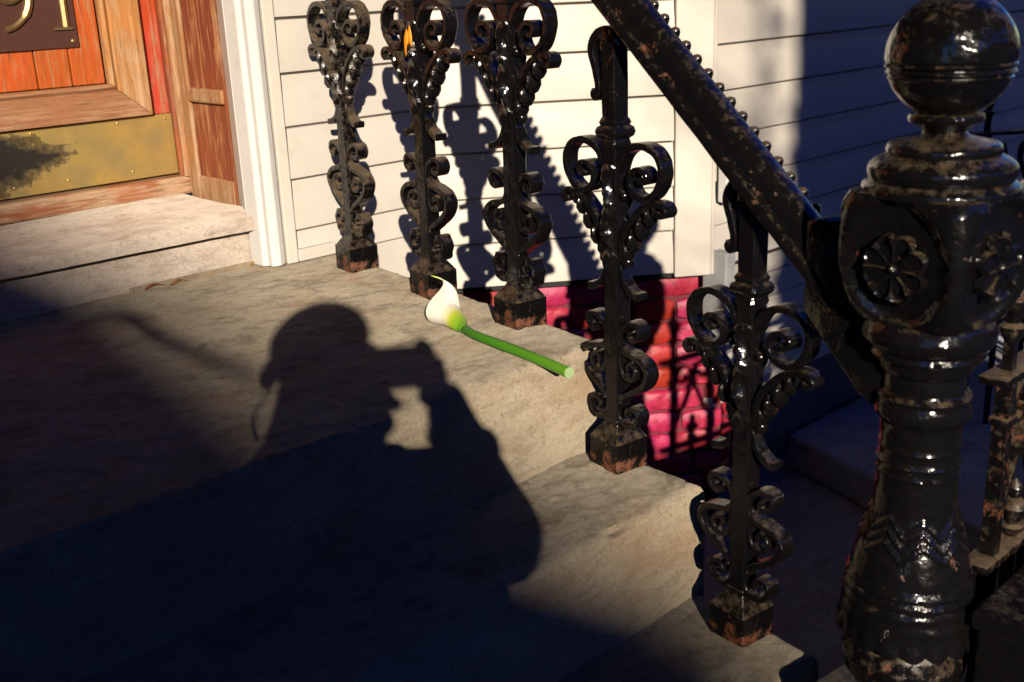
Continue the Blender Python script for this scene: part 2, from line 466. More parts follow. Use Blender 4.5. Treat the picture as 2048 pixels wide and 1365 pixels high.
# small pipe bracket beside the corner board and the grey downpipe stub below it
G().box(2.062, 2.085, 1.470, 1.496, -.50, -.37).box(2.066, 2.081, 1.455, 1.475, -.47, -.40).obj('hose_bracket', M['trim'], house, False, .004)
G().box(2.055, 2.092, 1.462, 1.530, -.86, -.615).obj('downpipe', M['galv'], house, False, .004)

# striped boarding and brick under the bay
for k in range(5):
    z = -1.0 + k * .066
    G().prism([(2.10, 1.552), (4.6, 1.552), (4.6, 1.572), (2.10, 1.572)], z, z + .063).obj('skirting_board', M['siding'], house, False, .006)
G().prism([(2.10, 1.535), (4.6, 1.535), (4.6, 1.572), (2.10, 1.572)], -1.03, -1.003).obj('skirting_ledge', M['siding'], house, False, .004)
brick_me = {}
def brick_mesh(l, kind):
    key = (round(l, 3), kind)
    if key not in brick_me:
        g = G(); rr = random.Random(len(brick_me) + 5); n = max(2, int(l / .02)); rows = []
        for i in range(n + 1):
            x = -l / 2 + l * i / n; e = .005 if i in (0, n) else 0
            rows.append([(x, y + rr.uniform(-.0016, .0016), z + rr.uniform(-.0014, .0014)) for y, z in ((.03, -.0255 + e), (-.024 + e, -.0255 + e), (-.0295 + e, -.020 + e), (-.0305 + e, .0), (-.0295 + e, .020 - e), (-.024 + e, .0255 - e), (.03, .0255 - e))])
        g.grid(rows, True, True)
        brick_me[key] = g.mesh('brick', M['brick'], True, (0, 0, 0), 0, False)
    return brick_me[key]
def brick_wall(p0, p1, out, z0, z1, nm_parent):
    p0 = Vector((*p0, 0)); p1 = Vector((*p1, 0)); d = (p1 - p0); L = d.length; d.normalize()
    ang = math.atan2(d.y, d.x); out = Vector((*out, 0)).normalized(); rb_ = random.Random(21)
    row = 0; z = z1
    pl = Lc(nm_parent)
    while z > z0:
        x = -rb_.uniform(0, .1)
        while x < L - .02:
            ln = rb_.choice((.098, .098, .14, .2, .2, .17))
            xa = max(x, 0); xb = min(x + ln, L)
            if xb - xa > .03:
                l = round((xb - xa) / .02) * .02
                o = link('brick', brick_mesh(max(l, .02), rb_.randrange(3)), nm_parent)
                c = p0 + d * ((xa + xb) / 2) + out * (-.030 + rb_.uniform(-.006, .004))
                o.location = (c.x - pl.x, c.y - pl.y, z - .0265 + H - pl.z + rb_.uniform(-.0015, .0015))
                o.rotation_euler = (rb_.uniform(-.04, .04), rb_.uniform(-.02, .02), ang + rb_.uniform(-.035, .035))
            x += ln + .009
        row += 1; z -= .0580
bw = thing('brick_wall', 'glossy magenta and red painted brick wall under the cream bay, behind the railing', 'brick wall', (1.8, 1.75, -1.42))
i0 = Vector((1.5377, 1.8705)) - mo * .06; i1 = Vector((2.0475, 1.5017)) - mo * .06
brick_wall(i0 + (i1 - i0) * -.25, i1 + (i1 - i0) * .09, mo, -1.42, -.682, bw)
brick_wall((2.092, 1.567), (2.30, 1.567), (0, -1), -1.42, -1.04, bw)
j0 = i0 + (i1 - i0) * -.25
g = G(); g.prism([(q.x, q.y) for q in (j0 - mo * .013, i1 + (i1 - i0) * .09 - mo * .013, i1 - mo * .12, j0 - mo * .12)], -1.42, -.68)
g.box(2.09, 2.305, 1.575, 1.70, -1.42, -1.035); g.obj('mortar_bed', M['mortar'], bw, False)
G().box(2.31, 4.6, 1.572, 1.7, -1.42, -1.04).obj('plinth', M['concrete'], house, False)

# door opening: white casing, channel, jamb, sill, marble step
def prismz(nm, poly, z0, z1, m, bev=.003): return G().prism(poly, z0, z1).obj(nm, m, house, False, bev)
prismz('door_casing', [(1.108, 1.858), (1.124, 1.852), (1.137, 1.858), (1.144, 1.866), (1.144, 1.93), (1.108, 1.93)], -.515, 1.7, M['trim'])
prismz('door_casing', [(1.112, 1.868), (1.118, 1.906), (1.098, 1.918), (1.100, 1.880)], -.515, 1.7, M['trim'], .002)
prismz('casing_return', [(1.104, 1.9305), (1.160, 1.9305), (1.160, 2.028), (1.148, 2.028)], -.42, 1.7, M['trim'], .002)
prismz('siding_channel', [(1.1465, 1.862), (1.170, 1.860), (1.172, 1.8745), (1.1465, 1.88)], -.517, 1.7, M['channel'], .002)
G().box(1.172, 1.26, 1.859, 1.8705, -.5165, -.492).obj('starter_strip', M['channel'], house, False, .002)
prismz('door_casing', [(-.02, 1.858), (.03, 1.852), (.05, 1.862), (.05, 2.03), (-.02, 2.03)], -.515, 1.7, M['trim'])
G().box(-.02, 1.15, 1.86, 2.03, 1.7, 1.85).obj('door_casing', M['trim'], house, False, .003)
def marble(nm, x0, x1, y0, y1, z0, z1, seed, wear=0):
    g = G(); nx = 120; prof = [(y1, z1)] + [(y1 - (y1 - y0 - .014) * i / 50, z1) for i in range(1, 50)]
    rad = .013
    for k in range(7):
        a = PI / 2 * k / 6; prof.append((y0 + rad - rad * math.sin(a), z1 - rad + rad * math.cos(a)))
    for k in range(1, 9): prof.append((y0, z1 - rad - (z1 - rad - z0) * k / 8))
    prof.append((y1, z0))
    rows = []
    for (y, z) in prof:
        row = []
        for i in range(nx + 1):
            x = x0 + (x1 - x0) * i / nx
            h = fbm(x * 4 + seed, y * 6, z * 8, 4) * .0022
            sag = -wear * math.exp(-((x - .55) / .38) ** 2) * (1 if z > z0 + .005 else 0)
            ed = max(0, 1 - (x1 - x) / .03); 
            row.append((x, y + (ed * ed * .014 if wear and y < y0 + .02 else 0) + h * .5, z + h + sag))
        rows.append(row)
    rows = [r for r in rows]
    g.grid(rows)
    n = nx + 1; g.add([r[-1] for r in rows], [tuple(range(len(rows)))])
    return g.obj(nm, M['marble'], house)
marble('marble_step', -.05, 1.128, 1.894, 2.262, -.442, -.412, 2, .008)
for xa, xb in ((-.05, .7424), (.7428, 1.0984), (1.0988, 1.139)):
    marble('marble_riser', xa, xb, 1.9235, 1.99, -.520, -.4445, xa * 7)
# brown splinter of old sealant at the foot of the riser
G().box(.84, 1.10, 1.9165, 1.9225, -.5205, -.5095).obj('mortar_strip', M['brownstone'], house, False, .001)
G().box(.05, 1.163, 2.240, 2.33, -.416, -.376).obj('door_sill', M['sill'], house, False, .006)
# right-hand jamb: post with beads, panelled reveal
XJ = 1.152
G().box(1.146, 1.235, 2.236, 2.40, -.376, 1.6).obj('door_jamb', M['jamb'], house, False, .008)
G().tube([(1.150, 2.238, -.376), (1.150, 2.238, 1.6)], .0085, 10).obj('jamb_bead', M['jamb_bare'], house)
G().tube([(1.1475, 2.258, -.376), (1.1475, 2.258, 1.6)], .006, 10).obj('jamb_bead', M['jamb'], house)
G().box(XJ + .010, XJ + .03, 2.03, 2.236, -.432, 1.6).obj('reveal_panel', M['jamb_panel'], house, False)
G().box(XJ, XJ + .0095, 2.197, 2.2365, -.432, 1.6).obj('reveal_stile', M['jamb_bare'], house, False, .003)
G().box(XJ, XJ + .0095, 2.031, 2.052, -.432, 1.6).obj('reveal_stile', M['jamb'], house, False, .003)
G().box(XJ - .004, XJ + .009, 2.0525, 2.1965, -.2155, -.186).obj('reveal_rail', M['jamb_bare'], house, False, .005)
G().box(XJ + .001, XJ + .0095, 2.0525, 2.1965, -.432, -.372).obj('reveal_rail', M['jamb_bare'], house, False, .004)
G().box(-.06, .06, 2.03, 2.40, -.412, 1.6).obj('door_jamb', M['jamb'], house, False, .006)
G().box(-.06, 1.235, 2.24, 2.42, 1.6, 1.75).obj('door_head', M['jamb'], house, False, .006)
# the door itself: a part of the house with planks, mouldings, kick plate and number plate below it
door = G().box(.062, 1.145, 2.290, 2.325, -.374, 1.598).obj('front_door', M['stile'], house, False)
dp = Lc(door)
def dpart(nm, g, m, bev=.002, smooth=False): return g.obj(nm, m, door, smooth, bev)
xs = [.168, .262, .346, .440, .528, .62, .705, .79, .875, .944, 1.013]
for i in range(len(xs) - 1):
    dpart('plank', G().box(xs[i] + .0012, xs[i + 1] - .0012, 2.276 + random.uniform(-.0012, .0012), 2.289, -.168, 1.45), M['plank'][i % 3])
dpart('stile', G().box(1.0935, 1.144, 2.272, 2.289, -.242, 1.598), M['stile'])
dpart('stile', G().box(.063, .088, 2.272, 2.289, -.242, 1.598), M['stile'])
# mitred bolection moulding: two steps deep
def mould_v(x0, x1, dx):
    g = G(); rows = []
    for (u, y) in ((0, 2.276), (0, 2.262), (.10, 2.256), (.2, 2.262), (.26, 2.258), (.72, 2.253), (.80, 2.249), (1, 2.249), (1, 2.272)):
        x = x0 + (x1 - x0) * u
        zb = -.2385 + (.0692 * (1 - u))
        rows.append([(x, y, zb + .0006), (x, y, 1.5)])
    g.grid(rows, False); return g
def mould_h():
    g = G(); rows = []
    for (u, y) in ((0, 2.276), (0, 2.262), (.10, 2.256), (.2, 2.262), (.26, 2.258), (.72, 2.253), (.80, 2.249), (1, 2.249), (1, 2.272)):
        z = -.1693 - (.0692) * u
        xe = 1.0145 + .0785 * u
        rows.append([(.10, y, z), (xe - .0006, y, z)])
    g.grid(rows, False); return g
dpart('moulding', mould_v(1.0145, 1.093, 0), M['mould_v'], 0)
dpart('moulding', mould_h(), M['mould_h'], 0)
dpart('moulding', mould_v(.166, .09, 0), M['mould_v'], 0)
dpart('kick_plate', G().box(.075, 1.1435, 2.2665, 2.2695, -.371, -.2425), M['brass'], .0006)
dpart('bottom_rail', G().box(.063, 1.144, 2.270, 2.289, -.372, -.2425), M['mould_h'])
for (x, z) in ((1.128, -.252), (1.04, -.354), (.90, -.352), (1.02, -.250), (.79, -.352), (.84, -.2505)):
    dpart('screw', G().ball((x, 2.2660, z), .0028, 10, (1, .5, 1)), M['screw'], 0, True)
dpart('number_plate', G().box(.60, .9665, 2.2685, 2.2735, -.0925, .14), M['plate'], .0012)
dpart('screw', G().ball((.955, 2.267, -.080), .0055, 10, (1, .5, 1)), M['numeral'], 0, True)
dpart('screw', G().ball((.615, 2.267, -.080), .0055, 10, (1, .5, 1)), M['numeral'], 0, True)
def num_strip(pts, w):
    g = G(); P = cr([(x, z) for x, z in pts], 6); rows = []
    for i, p in enumerate(P):
        t = (P[min(i + 1, len(P) - 1)] - P[max(i - 1, 0)]).normalized(); nn = Vector((-t.y, t.x))
        ww = w[min(int(i / max(1, len(P) - 1) * len(w)), len(w) - 1)] / 2
        a, c = p + nn * ww, p - nn * ww; m = p
        rows.append([(a.x, 2.268, a.y), (a.x, 2.262, a.y), (m.x, 2.2585, m.y), (c.x, 2.262, c.y), (c.x, 2.268, c.y)])
    g.grid(rows, True, True); return g
nine = [(.826, -.052), (.846, -.045), (.868, -.026), (.879, .002), (.878, .035), (.868, .062), (.846, .074), (.822, .064), (.812, .040), (.818, .014), (.838, -.001), (.860, .006), (.872, .022)]
dpart('numeral', num_strip(nine, [.010, .014, .016, .013, .011, .009]), M['numeral'], 0, True)
g = num_strip([(.9435, -.052), (.9440, .0), (.944, .078)], [.0125]); g.box(.919, .956, 2.262, 2.268, -.0575, -.0525)
g.add(num_strip([(.944, .076), (.932, .066), (.922, .060)], [.008, .006]).v, num_strip([(.944, .076), (.932, .066), (.922, .060)], [.008, .006]).f)
dpart('numeral', g, M['numeral'], 0, True)

# ------------------------------------------------------------------ cast-iron railing
def strip(pts, th, wd, n=7, taper=(1, 1), flare=None):
    """flat bar bent along a curve in the plane of the rail; local x along the rail, y across, z up"""
    P = cr(pts, n); rows = []; m = len(P)
    for i, p in enumerate(P):
        t = (P[min(i + 1, m - 1)] - P[max(i - 1, 0)]).normalized(); nn = Vector((-t.y, t.x)); k = i / (m - 1)
        h = th / 2 * (taper[0] + (taper[1] - taper[0]) * k); w = wd / 2
        if flare: w *= flare[0] + (flare[1] - flare[0]) * k
        c = .28 * h
        sec = [(h, w - c), (h - c, w), (-h + c, w), (-h, w - c), (-h, -w + c), (-h + c, -w), (h - c, -w), (h, -w + c)]
        # a shallow crown on the outer face, as cast bar has
        rows.append([(p.x + nn.x * a, bq, p.y + nn.y * a) for a, bq in sec])
    g = G(); g.grid(rows, True, True); return g
def lump(g, c, r, sc): g.ball(c, r, 10, sc)
def mir(pts): return [(-a, z) for a, z in pts]
outer = [(.0125, .436), (.0165, .4456), (.0264, .4614), (.0456, .472), (.0644, .4736), (.0827, .4672), (.0938, .4541), (.0954, .4372), (.0890, .4210), (.0767, .4086), (.0627, .4035), (.0469, .4071), (.0373, .4182), (.0380, .4329), (.0490, .4420), (.0623, .4415), (.0681, .4346), (.0650, .4273), (.0565, .4260), (.0532, .4305)]
arm = [(.0110, .308), (.0168, .3203), (.0220, .3445), (.0304, .3619), (.0451, .3788), (.0642, .3937), (.0840, .4000), (.0980, .3985), (.1030, .3916), (.0972, .3856), (.0905, .3880)]
drop = [(.0115, .312), (.0140, .2990), (.0198, .2854), (.0280, .2740), (.0400, .2672), (.0510, .2655)]
scroll_s = [(.0340, .2115), (.0345, .2045), (.0420, .2020), (.0500, .2070), (.0530, .2160), (.0470, .2245), (.0320, .2240), (.0170, .2140), (.0120, .1960), (.0215, .1820), (.0407, .1775), (.0590, .1715), (.0690, .1600), (.0665, .1461), (.0539, .1325), (.0301, .1176), (.0100, .1060)]
inner_s = [(.0160, .1890), (.0150, .1700), (.0170, .1540), (.0240, .1430), (.0370, .1420), (.0460, .1510), (.0440, .1620), (.0350, .1650), (.0290, .1590), (.0330, .1545)]
bottom = [(.0100, .1110), (.0090, .0920), (.0150, .0750), (.0290, .0690), (.0440, .0740), (.0510, .0860), (.0460, .0960), (.0340, .0970), (.0270, .0890), (.0310, .0825)]
loop = [(-.0300, .5430), (-.0330, .5370), (-.0280, .5330), (-.0225, .5390), (-.0225, .5520), (-.0285, .5720), (-.0345, .5900), (-.0330, .6050), (-.0230, .6150), (-.0080, .6190), (.0080, .6130), (.0120, .6000)]
def roughen(me, amp=.0007, sc=90):
    for v in me.vertices:
        p = v.co
        v.co = p + Vector((noise.noise(p * sc), noise.noise(p * sc + Vector((9, 3, 1))), noise.noise(p * sc + Vector((2, 7, 5))))) * amp
    return me
def sq(g, half, z0, z1, ch=.12, hx=None):
    c = half * ch
    sec = [(half, half - c), (half - c, half), (-half + c, half), (-half, half - c), (-half, -half + c), (-half + c, -half), (half - c, -half), (half, -half + c)]
    n = max(1, int((z1 - z0) / .02)); g.grid([[(x, y, z0 + (z1 - z0) * i / n) for x, y in sec] for i in range(n + 1)], True, True)
def turned(g, steps, ch=.16):
    rows = []
    for z, h in steps:
        c = h * ch
        rows.append([(x, y, z) for x, y in ((h, h - c), (h - c, h), (-h + c, h), (-h, h - c), (-h, -h + c), (-h + c, -h), (h - c, -h), (h, -h + c))])
    g.grid(rows, True, True)
def twist():
    g = G(); rows = []
    for i in range(61):
        k = i / 60; z = .300 + .145 * k; r = (.0140 + .0028 * math.sin(k * PI)) * (1 + .06 * math.sin(k * PI * 7)); row = []
        for j in range(20):
            a = 2 * PI * j / 20; rr = r * (1 + .20 * math.cos(3 * a + k * 15))
            row.append((rr * math.cos(a) * .98, rr * math.sin(a) * 1.25, z))
        rows.append(row)
    g.grid(rows, True, True); return g
def baluster_parts(mat, tall, landing):
    def me(nm, g):
        if landing:                                  # the landing castings are a touch taller
            g.v = [(x, y, z if z < .075 else min(z * 1.035 + .004 + (.004 if .10 < z < .25 else 0), tall)) for x, y, z in g.v]
        return roughen(g.mesh(nm, mat, True, (0, 0, 0), 0, False, 24 if nm in ('base_block', 'baluster') else 38))
    P = []
    g = G(); sq(g, .0132, .055, tall, .12); P.append(('baluster', me('baluster', g)))
    g = G(); turned(g, [(-.004, .0305), (.044, .0305), (.0468, .0285), (.050, .0265), (.0635, .0165), (.067, .0150), (.072, .0150)], .06); bb = me('base_block', g); bb.materials[0] = M['iron_foot']; P.append(('base_block', bb))
    g = G(); turned(g, [(.466, .0118), (.468, .0150), (.4725, .0162), (.477, .0150), (.479, .0145), (.483, .0195), (.4885, .0212), (.494, .0195), (.497, .0152), (.5005, .0168), (.505, .0152), (.510, .0118)]); P.append(('collar', me('collar', g)))
    P.append(('leaf_column', me('leaf_column', twist())))
    for s in (1, -1):
        f = (lambda q: q) if s == 1 else mir
        P.append(('volute', me('volute', strip(f(outer), .0095, .0235, 6, (1, .75)))))
        g = strip(f(arm), .0085, .0235, 7, (1.2, .9))
        for k, (a, z, r) in enumerate([(.0835, .3875, .0078), (.0715, .3765, .0090), (.0560, .3580, .0098), (.0405, .3385, .0098), (.0290, .3210, .0080)]):
            lump(g, (s * (a - .003), 0, z + .0045), r * 1.2, (.62, 1.25, 1.45))
        P.append(('acanthus_arm', me('acanthus_arm', g)))
        g = strip(f(drop), .0095, .0190, 6, (.8, 1.15), (.75, 1.15)); lump(g, (s * .0225, 0, .3105), .0092, (1, 1, 1)); P.append(('leaf_drop', me('leaf_drop', g)))
        P.append(('s_scroll', me('s_scroll', strip(f(scroll_s), .0085, .0235, 6, (.75, 1.15)))))
        P.append(('inner_scroll', me('inner_scroll', strip(f(inner_s), .0075, .0215, 6, (1, .8)))))
        g = strip(f(bottom), .0078, .0235, 6, (1.1, .8)); lump(g, (s * .0165, -.012, .1035), .0032, (1, .6, 1)); P.append(('foot_scroll', me('foot_scroll', g)))
        for c_, r_, q_ in (((s * .0185, 0, .4030), .0075, (1, 1.2, 1)), ((s * .0285, 0, .4130), .0060, (1, 1.2, 1)), ((s * .0610, 0, .4010), .0065, (1.1, 1.3, .8))):
            lg = G(); lump(lg, c_, r_, q_); P.append(('bud', me('bud', lg)))
    zo = tall - .600 if landing else 0
    g = strip([(a, z + zo) for a, z in loop], .0140, .0250, 6, (.55, 1.2)); lump(g, (-.0110, 0, .6010 + zo), .016, (1.05, .75, 1.0)); P.append(('top_loop', me('top_loop', g)))
    return P
railing = thing('iron_railing', 'black cast-iron stair railing of five scrollwork balusters under a thick sloping handrail', 'railing', tuple(rail_pt(0, 0, -.5203)))
rp = Lc(railing)
def rail_z(a): return -.0285 - .855 * (max(a, -.16) - .2455)
sets = {}
ANG = math.atan2(S.y, S.x)
for a, zb, mk, dz in ((-.522, -.5203, 'iron_dusty', 0), (-.2509, -.5203, 'iron_mid', 0), (0, -.5203, 'iron', 0), (.2279, -.687, 'iron', 0), (.471, -.858, 'iron', 0)):
    tall = .612 if a > .1 else rail_z(a) - zb - .028
    key = (mk, round(tall, 3))
    if key not in sets: sets[key] = baluster_parts(M[mk], tall, a < .1)
    parts = sets[key]
    w = B0 + S * a
    root = link(parts[0][0], parts[0][1], railing, (w.x - rp.x, w.y - rp.y, zb + H - rp.z))
    root.rotation_euler = (random.uniform(-.006, .006), random.uniform(-.006, .006), ANG)
    for nm, me in parts[1:]: link(nm, me, root)
# handrail: moulded top on a flanged bar, with a row of cast beads on the outer flange
def rail_section():
    pts = [(-.0265, -.0135), (.0265, -.0135), (.0272, -.0110), (.0272, -.0050), (.0258, -.0032), (.0205, -.0030), (.0186, -.0006), (.0188, .0040)]
    for k in range(0, 13):
        a = PI * k / 12; pts.append((.0180 * math.cos(a), .0060 + .0145 * math.sin(a)))
    pts += [(-.0188, .0040), (-.0186, -.0006), (-.0205, -.0030), (-.0258, -.0032), (-.0272, -.0050), (-.0272, -.0110)]
    return pts
RS = rail_section(); RK = 1.22
nodes = [(-.66, .3182), (-.22, .3182), (-.16, .305)]
x = -.12
while x < .645: nodes.append((x, rail_z(x))); x += .03
g = G(); rows = []
for i, (a, z) in enumerate(nodes):
    a0, z0 = nodes[max(i - 1, 0)]; a1, z1 = nodes[min(i + 1, len(nodes) - 1)]
    t = Vector((a1 - a0, z1 - z0)).normalized(); w = Vector((-t.y, t.x))
    rows.append([rail_pt(a + w.x * q * RK, n_ * RK, z + w.y * q * RK) for n_, q in RS])
g.grid(rows, True, True)
hr = g.obj('handrail', M['iron_rail'], railing)
roughen(hr.data, .0009, 45)
hp = Lc(hr)
tt = Vector((1, -.855)).normalized(); ww = Vector((.855, 1)).normalized()
bead = G(); bead.ball((0, 0, .001), .0080, 12, (1, 1, 1.3)); bead.ball((0, 0, -.005), .0098, 12, (1, 1, .6))
bme = bead.mesh('bead', M['iron_rust'], True, (0, 0, 0), 0, False); roughen(bme, .0009, 160)
up3 = Vector((S.x * ww.x, S.y * ww.x, ww.y))
a = -.10
while a < .585:
    p = Vector(rail_pt(a, .0290, rail_z(a))) + up3 * .0060
    o = link('bead', bme, hr, (p.x - hp.x, p.y - hp.y, p.z + H - hp.z)); o.rotation_euler = up3.to_track_quat('Z', 'X').to_euler()
    a += .0192
# socket where the rail meets the newel
def plate(nm, poly, hw, m, bev):
    g = G(); n = len(poly)
    g.add([rail_pt(a, -hw, z) for a, z in poly] + [rail_pt(a, hw, z) for a, z in poly], [tuple(range(n - 1, -1, -1)), tuple(range(n, 2 * n))] + [(i, (i + 1) % n, n + (i + 1) % n, n + i) for i in range(n)])
    return g.obj(nm, M[m], railing, True, bev)
plate('rail_socket', [(.574, -.268), (.592, -.262), (.604, -.274), (.612, -.300), (.70, -.335), (.70, -.470), (.655, -.452), (.574, -.372)], .030, 'iron', .004)

# ------------------------------------------------------------------ newel post
NX, NY, NZ = 1.0875, .5125, -.0865
newel = thing('newel_post', 'stout black cast-iron newel post with ball finial and flower rosettes', 'newel post', (NX, NY, -1.03))
def lathe(name, steps, disp=None, n=96, m='iron_newel', amp=.0011, sc=55):
    g = G(); rows = []
    # refine the profile
    P = []
    for i in range(len(steps) - 1):
        (z0, r0), (z1, r1) = steps[i], steps[i + 1]
        k = max(1, int(math.hypot(z1 - z0, r1 - r0) / .0028))
        P += [(z0 + (z1 - z0) * j / k, r0 + (r1 - r0) * j / k) for j in range(k)]
    P.append(steps[-1])
    for z, r in P:
        row = []
        for j in range(n):
            a = 2 * PI * j / n + ANG
            rr, zz = (r, z) if disp is None else disp(r, z, 2 * PI * j / n)
            p = Vector((rr * math.cos(a), rr * math.sin(a), zz))
            nn = noise.noise(p * sc) * amp + noise.noise(p * sc * 2.7) * amp * .45
            row.append((NX + (rr + nn) * math.cos(a), NY + (rr + nn) * math.sin(a), NZ + zz))
        rows.append(row)
    g.grid(rows, True, True)
    return g.obj(name, M[m], newel)
K = 1.03
rb = .0598 * K
ballp = []
for i in range(161):
    th = PI * (.03 + .94 * i / 160); z = rb * math.cos(th); r = rb * math.sin(th)
    if -.022 < z < -.004: r += .0013 * math.sin((z + .022) / .018 * 3 * 2 * PI)
    ballp.append((z, r))
nub = lathe('finial_nub', [(.071, .002), (.070, .010), (.064, .013), (.059, .011)], None, 24)
lathe('ball_finial', ballp)
def kz(l): return [(z, r * K) for z, r in l]
lathe('finial_neck', kz([(-.0545, .024), (-.0562, .0340), (-.0595, .0356), (-.0635, .0345), (-.068, .0255), (-.0734, .0200), (-.0775, .0235), (-.083, .0430), (-.0855, .0520)]))
lathe('cap_moulding', kz([(-.0840, .050), (-.0864, .0530), (-.0915, .0545), (-.0952, .0532), (-.0968, .0560), (-.1010, .0640), (-.1060, .0690), (-.1110, .0702), (-.1170, .0695), (-.1215, .0668), (-.1232, .0700), (-.1262, .0740), (-.1300, .0752), (-.134, .0750)]))
def block(r, z, a):
    # square block with rounded corners and a round sunk field on each face
    q = a % (PI / 2); q = min(q, PI / 2 - q)                 # 0 on a face centre
    k = 1 / (math.cos(q) ** 6 + math.sin(q) ** 6) ** (1 / 6.0)
    rr = r * k
    y = rr * math.sin(q); zc = (z + .200)
    d = math.hypot(y, zc * .95) / (.0610 * K)
    if d < 1: rr -= (.0125 * (1 - max(0, (d - .86) / .14) ** 2) if d > .86 else .0125)
    return rr, z
lathe('rosette_block', kz([(-.130, .0600), (-.1320, .0690), (-.142, .0735), (-.160, .0755), (-.19, .0758), (-.215, .0738), (-.24, .0690), (-.255, .0630), (-.266, .0570)]), block, 160)
def rosette(ang):
    g = G(); rc = .0365 * K; rows = []
    for i in range(15):
        r = rc * i / 14; row = []
        for j in range(64):
            a = 2 * PI * j / 64; c = abs(math.sin(a * 4))
            rim = rc * (.86 + .14 * c)
            q = r / rc
            rr = rim * q
            if q < .22: h = .0105 * math.cos(q / .22 * PI / 2) + .003
            else:
                w = (q - .22) / .78
                h = .0098 * (1 - c) ** 2 * (1 - .3 * w) + .0105 * w ** 3 * (1 if q < .999 else 0) + .0012
            row.append((rr * math.cos(a), rr * math.sin(a), h))
        rows.append(row)
    d = Vector((math.cos(ang), math.sin(ang), 0)); s_ = Vector((-d.y, d.x, 0)); c0 = Vector((NX, NY, NZ - .2035)) + d * (.0632 * K)
    rows2 = [[tuple(c0 + s_ * x + Vector((0, 0, 1)) * y + d * h) for x, y, h in r] for r in rows]
    g.grid(rows2, True, True); return g.obj('rosette', M['iron_newel'], newel)
for k in range(4): rosette(ANG + k * PI / 2)
lathe('column_moulding', kz([(-.262, .0560), (-.2665, .0610), (-.272, .0640), (-.281, .0668), (-.290, .0655), (-.2965, .0600), (-.3000, .0560), (-.3050, .0575), (-.3090, .0555), (-.3120, .0480), (-.3180, .0472), (-.3235, .0460), (-.3280, .0420)]))
lathe('upper_shaft', kz([(-.326, .0415), (-.346, .0415), (-.3490, .0440), (-.3530, .0480), (-.3580, .0462), (-.3620, .0478), (-.3700, .0492), (-.3765, .0480), (-.3810, .0432), (-.3860, .0416), (-.4080, .0412), (-.4120, .0432), (-.4160, .0412), (-.4250, .0412), (-.4290, .0434), (-.4330, .0414), (-.4380, .0414), (-.4420, .0432), (-.4460, .0414)]))
def chev(r, z, a):
    for k in range(3):
        zz = -.4880 - k * .0130
        tri = abs(((a + PI / 4) / (2 * PI) * 8) % 1 - .5) * 2       # 0..1
        zc = zz - .019 * (1 - tri)
        d = abs(z - zc + .0)
        if d < .0038: r += .0028 * min(1, (.0038 - d) / .0014)
    return r, z
lathe('bell_shaft', kz([(-.444, .0414), (-.4879, .0440), (-.505, .0485), (-.5224, .0536), (-.545, .0600), (-.5596, .0630), (-.566, .0640)]), chev, 220, 'iron_newel', .0007, 50)
def scal(r, z, a):
    if z < -.620:
        w = min(1, (-.620 - z) / .012); c = abs(math.sin(a * 9))
        return r + .004 * w * c, z - .006 * w * c
    return r, z
lathe('bell_foot', kz([(-.564, .0640), (-.5720, .0678), (-.5770, .0662), (-.5830, .0690), (-.5885, .0676), (-.5950, .0708), (-.6010, .0696), (-.6106, .0720), (-.6250, .0722), (-.6330, .0728), (-.6380, .0735), (-.6400, .0640), (-.640, .045)]), scal, 144)
lathe('foot_bulb', kz([(-.632, .045), (-.640, .0560), (-.652, .0640), (-.672, .0680), (-.695, .0640), (-.715, .0520), (-.722, .045)]), None, 72, 'iron_rust', .0016, 60)
def sqr(r, z, a):
    q = a % (PI / 2); q = min(q, PI / 2 - q); return r / (math.cos(q) ** 8 + math.sin(q) ** 8) ** (1 / 8.0), z
lathe('plinth_block', [(-.738, .05), (-.745, .085), (-.79, .088), (-.80, .098), (-.9435, .098), (-.9435, .05)], sqr, 64)

